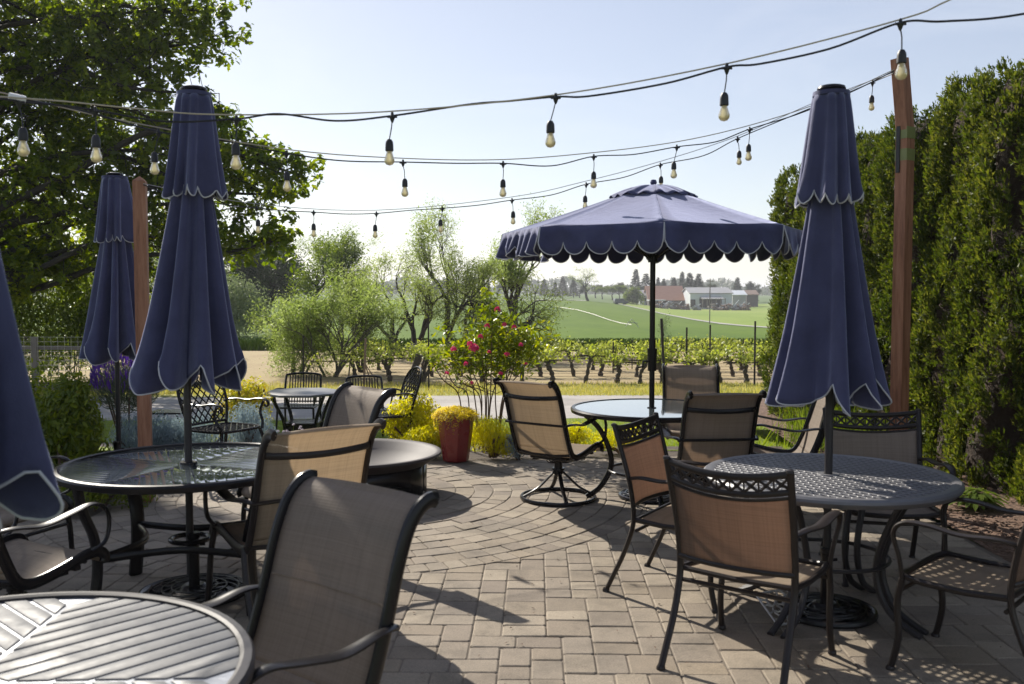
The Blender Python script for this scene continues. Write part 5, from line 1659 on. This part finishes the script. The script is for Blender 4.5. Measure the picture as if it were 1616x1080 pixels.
vp = [vine_proto(s) for s in (1, 2, 3, 4, 5)]
rows_ = [(24.95, 618, 1230, .72, "row beside the grass verge"), (27.5, 560, 1230, .95, "second row back"), (30.4, 600, 1225, 1.3, "third row back"), (34.0, 880, 1222, 1.9, "fourth row back")]
used = 0
for ri_, (D_, x0, x1, sp, rn) in enumerate(rows_):
    x = X(x0, D_); k = 0
    skip = 2.6 if ri_ == 0 else 0
    while x < X(x1, D_):
        px_ = 808 + x / D_ * F
        if ri_ == 0 and 690 < px_ < 745: x += sp; continue
        lab = "%s gnarled grapevine in the %s, counted from the camellia end" % (ORD[k], rn)
        loc = (x + rnd.gauss(0, .12), D_ + rnd.gauss(0, .1), terrain(x, D_))
        sc_ = (rnd.choice((-1, 1)) * rnd.uniform(.9, 1.1), 1, rnd.uniform(.92, 1.15))
        rz = rnd.gauss(0, .2)
        if used < 5:
            o = vp[used]; o.location = loc; o.rotation_euler = (0, 0, rz); o.scale = sc_; o["label"] = lab
        else: dup(vp[used % 5], loc, rz, lab, scale=sc_)
        used += 1; k += 1; x += sp * rnd.uniform(.8, 1.2)
# two bare leaning stumps near the end of the row
t = thing("vine_stump", "pair of thick old vine trunks leaning at the start of the row", "grapevine", (X(650, 24.6), 24.6, terrain(0, 24.6)))
m = MB()
m.tube(catmull([(0, 0, -.1), (.02, 0, .3), (.14, 0, .62), (.2, 0, .80)], 4), [.10, .10, .09, .09, .085, .085, .09, .09, .095, .10, .10, .11, .10], 9)
m.tube(catmull([(.25, .1, -.1), (.33, .1, .2), (.48, .1, .42), (.60, .1, .58)], 4), [.05] * 13, 8); m.build("trunk", M['vinebark'], t)
p = around([(.15, 0, .85), (.25, 0, .95), (.05, 0, .9), (.6, .1, .65), (-.3, 0, .9), (.9, 0, .85)], 40, .12)
leaf_mesh("foliage", p, rdir(len(p)) + [0, 0, .4], rdir(len(p)), .08, .07, M['vineleaf'], LEAF_OVAL, t)
def vpost(px, y0, y1, label, D=24.9, lean=0, w=.05, mat='bark'):
    b = Vector((X(px, D), D, terrain(X(px, D), D))); tp = P(px, y0, D)
    t = thing("vineyard_post", label, "vineyard post", b, 0, "vineyard trellis posts")
    m = MB(); m.tube([(0, 0, -.1), (lean, 0, tp.z - b.z)], w / 2, 8); m.build("shaft", M[mat], t)
    m = MB(); m.tube([(lean * .6 - w, 0, (tp.z - b.z) * .6), (lean * .6 + w, 0, (tp.z - b.z) * .6)], .008, 5); m.build("wire_staple", M['galv'], t)
    return t
vpost(676, 500, 0, "tall thin trellis post between the willow-like shrubs and the camellia", 22.6, 0, .04)
vpost(1050, 503, 0, "dark trellis post leaning just beside the parasol pole", 24.0, -.10, .07)
vpost(1084, 517, 0, "thin trellis post in line with the far-side sling chair", 26.0, 0, .05)
vpost(1121, 513, 0, "thin trellis post below the pale barn", 27.5, 0, .05)
vpost(1192, 507, 0, "trellis post next to the hedge end", 24.4, 0, .05)
vpost(968, 540, 0, "short trellis stake showing above the vine leaves near the parasol pole", 29, 0, .05)
vpost(998, 537, 0, "short trellis stake beyond the parasol pole's crank", 31, 0, .04)
vpost(1174, 536, 0, "short trellis stake between the hedge end and the vines", 32, 0, .04)
vpost(478, 530, 0, "dark stake in front of the bushy willow", 23.4, 0, .04)
D_ = 23.6
b = Vector((X(573, D_), D_, terrain(0, D_)))
t = thing("end_post", "rusty end post with two diagonal braces in front of the bushy willow", "vineyard post", b)
m = MB(); m.tube([(0, 0, -.1), (.06, 0, 1.24)], .03, 8); m.build("shaft", M['rust'], t)
for e in (.22, .42):
    m = MB(); m.tube([(.03, 0, .62), (e, .1, -.02)], .016, 6); m.build("brace", M['rust'], t)
t = thing("trellis_wire", "thin wires strung along the old vines", "wire", (0, 0, 0))
for j, (D_, x0, x1) in enumerate(((24.95, 470, 1230), (27.5, 560, 1230), (30.4, 600, 1225))):
    for h in (.12, .22, .62):
        m = MB(); m.tube([(X(x0, D_), D_, terrain(0, D_) + h), (X((x0 + x1) / 2, D_), D_, terrain(0, D_) + h - .02), (X(x1, D_), D_, terrain(0, D_) + h)], .006, 5); m.build("wire", M['rust'], t)
D_ = 25.0
p = around([(X(px_, D_), D_, terrain(0, D_) + .62 + rnd.gauss(0, .05)) for px_ in range(490, 620, 6)], 14, .08)
t = thing("grapevine", "young vine shoots trained on the wire in front of the bushy willow", "grapevine", (0, 0, 0))
leaf_mesh("foliage", p, rdir(len(p)) + [0, 0, .4], rdir(len(p)), .08, .07, M['vineleaf'], LEAF_OVAL, t)
m = MB(); m.tube([(X(490, D_), D_, terrain(0, D_) + .6), (X(555, D_), D_, terrain(0, D_) + .58), (X(620, D_), D_, terrain(0, D_) + .6)], .014, 6)
m.tube([(X(548, D_), D_, terrain(0, D_) - .05), (X(552, D_), D_, terrain(0, D_) + .6)], .02, 6); m.build("trunk", M['vinebark'], t)

# wire fence at the far side of the drive
D_ = 21.6
t = thing("wire_fence", "weathered wooden post and wire mesh fence in front of the dark shrubs", "fence", (X(57, D_), D_, terrain(0, D_)))
xs = [-3.0, -.05, 2.6, 5.0]
for x in xs[:2]:
    m = MB(); m.box((x, 0, .62), (.12, .10, 1.36), bev=.01); m.build("post", M['greywood'], t)
for x in (1.95, 3.1):
    m = MB(); m.box((x, .3, .25), (.10, .10, .6), bev=.01); m.build("post", M['greywood'], t)
m = MB(); m.bar((-3.2, 0, 1.09), (1.9, .05, 1.04), .05, .09); m.build("rail", M['greywood'], t)
m = MB(); m.bar((-3.2, 0, .12), (1.9, .05, .10), .05, .09); m.build("rail", M['greywood'], t)
m = MB()
for z in np.linspace(.22, 1.32, 11): m.tube([(-3.2, -.055, z), (1.9, -.01, z - .02)], .004, 4)
for x in np.linspace(-3.2, 1.9, 34): m.tube([(x, -.06 + .01 * x / 2, .15), (x, -.06 + .01 * x / 2, 1.32)], .003, 4)
m.build("wire_mesh", M['galv'], t)
D_ = 23
t = thing("log_pile", "low row of old logs lying on the grass beyond the drive", "logs", (X(140, D_), D_, terrain(0, D_)))
for i in range(5):
    m = MB(); m.tube([(-1.8 + i * .9, rnd.gauss(0, .1), .10), (-.8 + i * .9, rnd.gauss(0, .1), .10)], .09, 8); m.build("log", M['bark'], t)

# ------------------------------------------------------------------ shrubs and trees of the middle distance
def tb(name, label, px, D, top, rx, n, mat, leaf=.14, **k):
    b = at(px, D); h = P(px, top, D).z - b[2]
    return bush(name, label, b, rx, rx * .9, h * 1.02, n, M[mat], leaf, .55, lumps=k.get('lumps', 16), stems=8, tw=M['bark'], group=k.get('group'), shell=.7)
tb("wild_shrub", "big leafy shrub behind the wire fence next to the cropped umbrella", 30, 25.5, 425, 1.7, 9000, 'midleaf', .12)
tb("wild_shrub", "big leafy shrub behind the wire fence by the slim furled umbrella", 115, 25.0, 448, 1.3, 8000, 'midleaf', .12)
tb("wild_shrub", "dark ivy-covered shrub showing beyond the slim furled umbrella", 190, 27.5, 410, 1.7, 7000, 'bushleaf', .13)
tb("wild_shrub", "pale leafy shrub between the two furled umbrellas", 255, 40, 430, 2.6, 6000, 'silverleaf', .17)
tb("wild_shrub", "silvery round shrub behind the ploughed strip beside the glass table's umbrella", 378, 58, 462, 2.1, 7000, 'silverleaf', .2)
tb("wild_shrub", "second silvery shrub half behind the glass table's umbrella", 335, 62, 440, 2.6, 6000, 'silverleaf', .2)
def tt(name, label, px, D, top, mat, bark='bark', **k):
    b = at(px, D); h = P(px, top, D).z - b[2]
    return tree(name, label, b, h, M[mat], M[bark], **k)
G1 = "trees beyond the vineyard"
tt("willow_tree", "bushy pale green willow standing beyond the octagonal table", 520, 27.5, 408, 'willowleaf', 'greybark', per=2, leaf=.12, sigma=.11, maxl=4, spread=.5, stems=6, trunk_frac=.34, kids=(3, 4), r0=.10, up=.03, asp=.35, group=G1)
tt("willow_tree", "smaller willow shrub overlapping the bushy willow's skirt", 468, 28.5, 470, 'willowleaf', 'greybark', per=9, leaf=.09, sigma=.16, maxl=3, spread=.7, stems=6, trunk_frac=.34, kids=(3, 4), r0=.07, up=.0, asp=.35, group=G1)
tt("willow_tree", "twiggy willow leaning towards the end post", 575, 29.5, 405, 'budleaf', 'bark', per=1, leaf=.10, sigma=.12, maxl=4, spread=.45, stems=5, trunk_frac=.36, kids=(3, 4), r0=.10, up=.08, asp=.4, group=G1)
tt("budding_tree", "tall sparse tree with a dark forked trunk rising above the camellia", 712, 38, 312, 'budleaf', 'bark', per=2, leaf=.12, sigma=.15, maxl=5, spread=.36, wob=.11, trunk_frac=.33, kids=(3, 4), r0=.15, up=.07, asp=.5, group=G1)
tt("budding_tree", "tall airy tree just beside the open parasol's edge", 815, 42, 318, 'willowleaf', 'bark', per=2, leaf=.13, sigma=.17, maxl=5, spread=.42, wob=.11, trunk_frac=.30, kids=(3, 4), r0=.16, up=.07, asp=.5, group=G1)
tt("budding_tree", "low spreading tree with drooping twigs behind the camellia", 800, 36, 415, 'midleaf', 'bark', per=1, leaf=.11, sigma=.16, maxl=5, spread=.75, stems=3, trunk_frac=.28, kids=(3, 3), r0=.18, up=-.02, asp=.45, group=G1)
tt("budding_tree", "airy budding tree between the bushy willow and the tall sparse tree", 640, 37, 380, 'budleaf', 'bark', per=2, leaf=.10, sigma=.16, maxl=5, spread=.55, stems=3, trunk_frac=.3, kids=(3, 3), r0=.15, up=.04, asp=.5, group=G1)
tt("budding_tree", "slim light budding tree between the tall sparse tree and the camellia", 735, 44, 400, 'budleaf', 'bark', per=1, leaf=.12, sigma=.16, maxl=5, spread=.55, stems=2, trunk_frac=.3, kids=(3, 3), r0=.12, up=.04, asp=.5, group=G1)
tt("budding_tree", "nearly leafless fan-shaped tree above the bushy willow", 540, 66, 345, 'budleaf', 'bark', per=3, leaf=.12, sigma=.22, maxl=5, spread=.42, trunk_frac=.36, kids=(3, 4), r0=.18, up=.08, asp=.5, group=G1)
tt("woodland_tree", "rounded green tree just beside the oak's lowest leaves", 487, 62, 362, 'midleaf', 'bark', per=9, leaf=.20, sigma=.34, maxl=4, spread=.6, trunk_frac=.34, kids=(3, 4), r0=.2, group=G1)
tt("woodland_tree", "dark bluish tree behind the silvery round shrub", 408, 92, 372, 'darkleaf', 'bark', per=12, leaf=.30, sigma=.5, maxl=4, spread=.6, trunk_frac=.34, kids=(3, 4), r0=.28, group=G1)
tt("woodland_tree", "dark open-branched tree between the silvery shrub and the bushy willow", 440, 84, 385, 'darkleaf', 'bark', per=6, leaf=.26, sigma=.45, maxl=4, spread=.6, trunk_frac=.36, kids=(3, 4), r0=.28, group=G1)
tt("woodland_tree", "mid green tree low behind the oak, beside the cropped umbrella", 40, 42, 330, 'midleaf', 'bark', per=12, leaf=.18, sigma=.34, maxl=4, spread=.65, trunk_frac=.3, kids=(3, 4), r0=.2, group=G1)
tt("woodland_tree", "mid green tree low behind the oak, beside the slim furled umbrella", 130, 48, 345, 'midleaf', 'bark', per=12, leaf=.2, sigma=.38, maxl=4, spread=.65, trunk_frac=.3, kids=(3, 4), r0=.2, group=G1)
tt("woodland_tree", "dark tree filling the gap between the two furled umbrellas", 270, 60, 340, 'darkleaf', 'bark', per=12, leaf=.24, sigma=.42, maxl=4, spread=.6, trunk_frac=.32, kids=(3, 4), r0=.24, group=G1)
tt("woodland_tree", "dark tree behind the glass table's furled umbrella", 350, 78, 380, 'darkleaf', 'bark', per=12, leaf=.28, sigma=.5, maxl=4, spread=.6, trunk_frac=.32, kids=(3, 4), r0=.28, group=G1)
tt("woodland_tree", "pale green tree hidden mostly by the cropped umbrella", -60, 38, 330, 'midleaf', 'bark', per=10, leaf=.18, sigma=.34, maxl=4, spread=.6, trunk_frac=.3, kids=(3, 4), r0=.2, group=G1)
tt("young_tree", "tiny pale sapling in the crop field just beside the parasol pole", 1046, 56, 500, 'silverleaf', 'bark', per=5, leaf=.10, sigma=.2, maxl=3, spread=.5, trunk_frac=.35, kids=(3, 3), r0=.05, group=G1)

# ------------------------------------------------------------------ far side of the field
def conifer_proto(seed):
    t = thing("conifer", "x", "tree", (0, 0, 0), 0, "far conifers and trees on the horizon")
    rg = np.random.default_rng(seed); n = 1500
    v = rg.random(n) ** .75; a = rg.uniform(0, 2 * PI, n)
    z = 1 - v; r = (.03 + .21 * (1 - z)) * (.55 + .45 * rg.random(n)) * (1 + .25 * np.sin(z * 60 + a * 2))
    z = .10 + z * .90
    p = np.stack([r * np.cos(a), r * np.sin(a), z - .03 * r / .2], 1)
    leaf_mesh("crown", p, rdir(n) * .6 + [0, 0, 1], np.stack([np.cos(a), np.sin(a), -.25 * np.ones(n)], 1), .075, .04, M['conifer'], LEAF_QUAD, t)
    m = MB(); m.tube([(0, 0, -.05), (0, 0, .95)], [.018, .004], 6); m.build("trunk", M['bark'], t); return t
def round_proto(seed, mat='darkleaf', sparse=False):
    t = thing("far_tree", "x", "tree", (0, 0, 0), 0, "far conifers and trees on the horizon")
    m = MB(); tips = []
    grow(m, (0, 0, -.05), (0, 0, 1), .32, .022, 0, 4, tips, .6, (3, 4), .15, .66, .03, 5)
    zm = max(q[2] for q in tips); k = 1 / zm
    m.v = [(v[0] * k, v[1] * k, v[2] * k) for v in m.v]; m.build("trunk", M['bark'], t)
    p = around(np.array(tips) * k, 1 if sparse else 7, .035); leaf_mesh("crown", p, rdir(len(p)) + [0, 0, .3], rdir(len(p)), .022 if sparse else .045, .026, M[mat], LEAF_QUAD, t); return t
cps = [conifer_proto(s) for s in (1, 2, 3)]; rps = [round_proto(1), round_proto(2, 'midleaf'), round_proto(3, 'budleaf', True)]
firsts = {}
def far(pr, px, D, top, wide, label):
    b = at(px, D); h = P(px, top, D).z - b[2]
    if pr.name not in firsts:
        firsts[pr.name] = 1; pr.location = b; pr.scale = (h * wide, h * wide, h); pr["label"] = label; return
    dup(pr, b, rnd.uniform(0, 6), label, scale=(h * wide, h * wide, h))
FT = [(cps[0], 1003, 400, 425, 1.1, "tall dark conifer on the horizon behind the small white house"), (cps[1], 1019, 410, 432, 1.6, "broad conifer beside the tall one behind the red-roofed barn"),
      (cps[2], 1038, 430, 438, 1.0, "thin conifer above the red barn roof beside the parasol pole"), (cps[1], 1047, 420, 440, 1.2, "short conifer behind the red barn roof"), (cps[0], 1063, 420, 438, 1.3, "pointed conifer above the end of the red barn roof"),
      (cps[2], 1076, 400, 429, .9, "slim pale conifer rising between the two barns"), (cps[0], 1088, 385, 431, 1.35, "large dark conifer between the red and the pale barn"), (cps[1], 1102, 385, 432, 1.3, "large dark conifer over the pale barn's gable"),
      (cps[2], 1163, 420, 438, 1.2, "lone ragged conifer above the small white building"), (rps[0], 1118, 430, 449, 1.6, "small round tree behind the pale barn roof"), (rps[0], 1190, 470, 448, 1.8, "round tree on the horizon at the hedge end"), (cps[1], 1183, 460, 444, 1.6, "conifer on the horizon close to the hedge end"),
      (cps[0], 905, 420, 440, 1.4, "conifer on the horizon under the parasol's scalloped edge"), (cps[1], 888, 430, 436, 1.3, "conifer on the horizon below the parasol corner"), (cps[2], 876, 400, 445, 1.3, "conifer just clear of the twiggy trees on the horizon"),
      (rps[2], 928, 300, 420, 1.35, "bare spreading tree standing alone at the top of the green field"), (rps[1], 950, 400, 452, 1.7, "light green tree beside the bare spreading tree"), (rps[1], 966, 400, 452, 1.7, "light green tree where the pale road begins"), (rps[1], 976, 395, 450, 1.4, "light green tree beside the small white house"),
      (rps[0], 985, 440, 447, 1.6, "dark tree on the horizon behind the light green trees"), (rps[0], 915, 430, 452, 1.8, "low round tree on the horizon beside the bare spreading tree"), (rps[0], 940, 440, 450, 1.8, "low round tree behind the bare spreading tree")]
for q in FT: far(*q)
for i, px_ in enumerate(range(395, 875, 22)):
    pr = cps[i % 3] if i % 4 == 1 else rps[i % 2 * 0]
    far(pr, px_ + rnd.uniform(-6, 6), 430 + rnd.uniform(-30, 60), rnd.uniform(436, 452), 1.4 if pr in cps else 1.9, "%s tree of the hazy horizon line behind the vineyard trees" % ORD[i])
# far-off wood
C3 = []
for i in range(14000):
    a_ = rnd.uniform(-.62, .42); D_ = rnd.uniform(900, 1500); x = a_ * D_
    h = 13 + 5 * math.sin(a_ * 40) + 3 * math.sin(a_ * 113 + 1)
    C3.append((x, D_, terrain(x, D_) + rnd.random() * h * (D_ / 1100)))
fw = leaf_mesh("far_wood", C3, rdir(len(C3)), rdir(len(C3)), 6.5, 5.0, M['darkleaf'], LEAF_QUAD)
tag(fw, "hazy far-off wood along the horizon", "wood", kind="stuff")

# barns and sheds
def gable(t, name, x0, x1, y0, y1, z0, eave, ridge, wall, roof, axis='x', over=.4):
    m = MB()
    if axis == 'x':     # ridge runs along x
        ym = (y0 + y1) / 2
        v = [(x0, y0, z0), (x1, y0, z0), (x1, y1, z0), (x0, y1, z0), (x0, y0, eave), (x1, y0, eave), (x1, y1, eave), (x0, y1, eave), (x0, ym, ridge), (x1, ym, ridge)]
        m.v = v; m.f = [(0, 1, 5, 4), (2, 3, 7, 6), (1, 2, 6, 9, 5), (3, 0, 4, 8, 7)]
    m.build("wall", wall, t, smooth=False)
    m = MB(); k = (ridge - eave) / ((y1 - y0) / 2)
    for (ya, yb) in ((y0 - over, (y0 + y1) / 2), (y1 + over, (y0 + y1) / 2)):
        za = eave - over * k
        m.v += [(x0 - over, ya, za + .15), (x1 + over, ya, za + .15), (x1 + over, yb, ridge + .15), (x0 - over, yb, ridge + .15)]
        n = len(m.v); m.f.append((n - 4, n - 3, n - 2, n - 1))
    m.build("roof", roof, t, smooth=False, solid=.25)
def zat(py, D): return P(808, py, D).z
D_ = 330; gz = terrain(X(1050, D_), D_)
t = thing("red_roofed_barn", "long low barn with a faded red roof behind the parasol pole", "barn", (0, 0, 0))
gable(t, "b", X(1024, D_), X(1080, D_), D_, D_ + 14, gz - 1, zat(474, D_), zat(452.5, D_ + 7), M['barndark'], M['redroof'])
m = MB(); m.box((X(1033, D_), D_ - 3, (zat(474, D_) + zat(480, D_)) / 2 + .7), (X(1046, D_) - X(1020, D_), 6, .3)); m.build("lean_to", M['barnwhite'], t)
m = MB()
for px_ in range(1026, 1082, 9): m.box((X(px_, D_), D_ - .3, (gz + zat(474, D_)) / 2), (.35, .35, zat(474, D_) - gz)); 
m.build("post", M['greywood'], t)
D_ = 338
t = thing("white_house", "small white-walled house at the end of the pale road", "house", (0, 0, 0)); gz = terrain(X(1018, D_), D_)
gable(t, "h", X(1010, D_), X(1022, D_), D_, D_ + 9, gz - 1, zat(467, D_), zat(459, D_), M['barnwhite'], M['barngrey'])
m = MB(); m.box((X(1014, D_), D_ - .03, zat(473, D_)), (1.0, .06, 1.1)); m.box((X(1018, D_), D_ - .03, zat(473, D_)), (1.0, .06, 1.1)); m.build("window", M['windowglass'], t)
D_ = 320; gz = terrain(X(1120, D_), D_)
t = thing("pale_barn", "pale grey metal barn with an open-fronted lean-to on the far field", "barn", (0, 0, 0))
x0, x1 = X(1089, D_), X(1155, D_)
gable(t, "b", x0, x1, D_, D_ + 16, gz - 1, zat(463.5, D_), zat(455, D_ + 8), M['barnwhite'], M['barngrey'])
m = MB(); m.box((X(1121, D_), D_ - 2.5, zat(470.5, D_)), (X(1138, D_) - X(1104, D_), 5, .25), Matrix.Rotation(.12, 3, 'X')); m.build("lean_to", M['barngrey'], t)
m = MB(); m.box((X(1121, D_), D_ - .12, zat(478.5, D_)), (X(1139, D_) - X(1104, D_), .24, 3.1)); m.box((X(1093, D_), D_ - .12, zat(479, D_)), (1.7, .24, 2.6)); m.build("dark_opening_slab", M['barndark'], t)  # dark slabs on the wall paint the shade inside the open front
m = MB()
for px_ in range(1104, 1140, 7): m.box((X(px_, D_), D_ - 4.9, (gz + zat(471, D_)) / 2), (.25, .25, zat(471, D_) - gz))
m.build("post", M['greywood'], t)
D_ = 345; gz = terrain(X(1166, D_), D_)
t = thing("white_shed", "small white-roofed shed beyond the pale barn", "shed", (0, 0, 0))
gable(t, "s", X(1156, D_), X(1177, D_), D_, D_ + 10, gz - 1, zat(466, D_), zat(459.5, D_), M['barngrey'], M['barnwhite'])
t = thing("dark_shed", "low dark shed by the hedge end on the horizon", "shed", (0, 0, 0)); D_ = 365
gable(t, "s", X(1178, D_), X(1196, D_), D_, D_ + 10, terrain(X(1180, D_), D_) - 1, zat(465.5, D_), zat(459, D_), M['barndark'], M['rust'])
for i, px_ in enumerate((992, 1000, 1007)):
    b = at(px_, 322); bush("round_shrub", ["round clipped shrub at the bend of the pale road", "middle round shrub of three beside the small white house", "round shrub touching the small white house"][i], b, 2.2, 2.0, 4.6, 900, M['midleaf'], .7, .6)
# heaps of old farm gear in front of the barns
ji = 0
for i, (px_, D_, s_) in enumerate([(1040, 300, 1.5), (1050, 300, 1.7), (1060, 298, 1.4), (1070, 298, 1.8), (1080, 300, 1.3), (1100, 298, 1.4), (1126, 296, 1.5), (1138, 296, 1.3), (1150, 296, 1.9), (1160, 295, 2.2), (1170, 295, 1.9), (1177, 294, 1.6)]):
    b = at(px_, D_)
    t = thing("scrap_heap", "%s heap of rusty farm scrap in front of the barns, counted from the parasol pole" % ORD[i], "scrap heap", b, 0, "scrap heaps before the barns")
    m = MB()
    for j in range(14): m.box((rnd.gauss(0, .9), rnd.gauss(0, .6), abs(rnd.gauss(0, .5)) * s_ + .2), (rnd.uniform(.5, 1.9), rnd.uniform(.3, 1), rnd.uniform(.2, .8)), Matrix.Rotation(rnd.uniform(0, 6), 3, 'Z') @ Matrix.Rotation(rnd.gauss(0, .35), 3, 'X'))
    m.build("scrap", [M['rust'], M['barngrey'], M['greywood'], M['rust']][i % 4], t, smooth=False)
    m = MB(); m.tube([(-1.4, 0, .3), (1.2, .2, 1.5 * s_)], .12, 6); m.tube([(.9, -.4, .4), (-.7, .1, 1.1 * s_)], .1, 6); m.build("pipes", M['barnwhite'], t)
# van on the road
b = at(979, 292)
t = thing("parked_van", "small dark van on the pale road at the top of the field", "van", b, R(12))
m = MB(); m.v = []; pr = [(-2.1, .35), (2.1, .35), (2.1, 1.0), (1.3, 1.15), (.7, 1.85), (-2.0, 1.9), (-2.1, 1.2)]
for s in (-.9, .9): m.v += [(x, s, z) for x, z in pr]
n = len(pr); m.f = [tuple(range(n)), tuple(range(2 * n - 1, n - 1, -1))] + [(i, (i + 1) % n + 0, (i + 1) % n + n, i + n)[::-1] for i in range(n)]
m.build("body", M['vanpaint'], t, smooth=False, bevel=.06)
m = MB(); m.box((.15, -.905, 1.5), (1.0, .02, .5)); m.box((-1.1, -.905, 1.5), (1.1, .02, .5)); m.build("window", M['windowglass'], t)
for x in (-1.35, 1.35):
    for s in (-.85, .85):
        m = MB(); m.tube([(x, s - .1, .35), (x, s + .1, .35)], .35, 16); m.build("wheel", M['rubber'], t)
b = at(1120, 150)
t = thing("utility_pole", "thin utility pole standing by the pale road before the pale barn", "pole", b)
m = MB(); h = P(1120, 440, 150).z - b[2]; m.tube([(0, 0, -.3), (0, 0, h)], .08, 8); m.build("shaft", M['greywood'], t)
m = MB(); m.bar((-.6, 0, h - .4), (.6, 0, h - .4), .1, .1); m.build("crossarm", M['greywood'], t)
t = thing("irrigation_pipe", "long white irrigation pipe lying across the green field", "irrigation pipe", (0, 0, 0))
pts = [G(880, 487), G(912, 492), G(936, 499), G(960, 508), G(980, 514), G(997, 517)]
m = MB(); m.tube([q + Vector((0, 0, .35)) for q in pts], .05, 8); m.build("pipe", M['galv'], t)
q = pts[-1]
m = MB(); m.tube([q + Vector((-.9, 0, .0)), q + Vector((0, 0, 1.1)), q + Vector((.9, 0, 0))], .05, 6); m.tube([q + Vector((-.6, 0, .7)), q + Vector((.8, 0, .55))], .05, 6); m.build("sprinkler_stand", M['galv'], t)

# ------------------------------------------------------------------ the air
HAZE = True
if HAZE:
    m = MB(); m.box((0, 4500 - 30, 60), (9000, 9100, 150))
    m.v = [(x, y, (-9 if z < 0 else 48)) for x, y, z in m.v]
    hm = bpy.data.materials.new("haze"); hm.use_nodes = True; nt = hm.node_tree
    for nd in list(nt.nodes):
        if nd.type != 'OUTPUT_MATERIAL': nt.nodes.remove(nd)
    pv = nt.nodes.new("ShaderNodeVolumePrincipled"); pv.inputs["Color"].default_value = (.92, .94, 1, 1); pv.inputs["Density"].default_value = .00034; pv.inputs["Anisotropy"].default_value = .25
    nt.links.new(pv.outputs[0], nt.nodes["Material Output"].inputs["Volume"])
    o = m.build("haze", hm, smooth=False); tag(o, kind="stuff")
    o["label"] = "thin pale summer haze over the fields"; o["category"] = "haze"
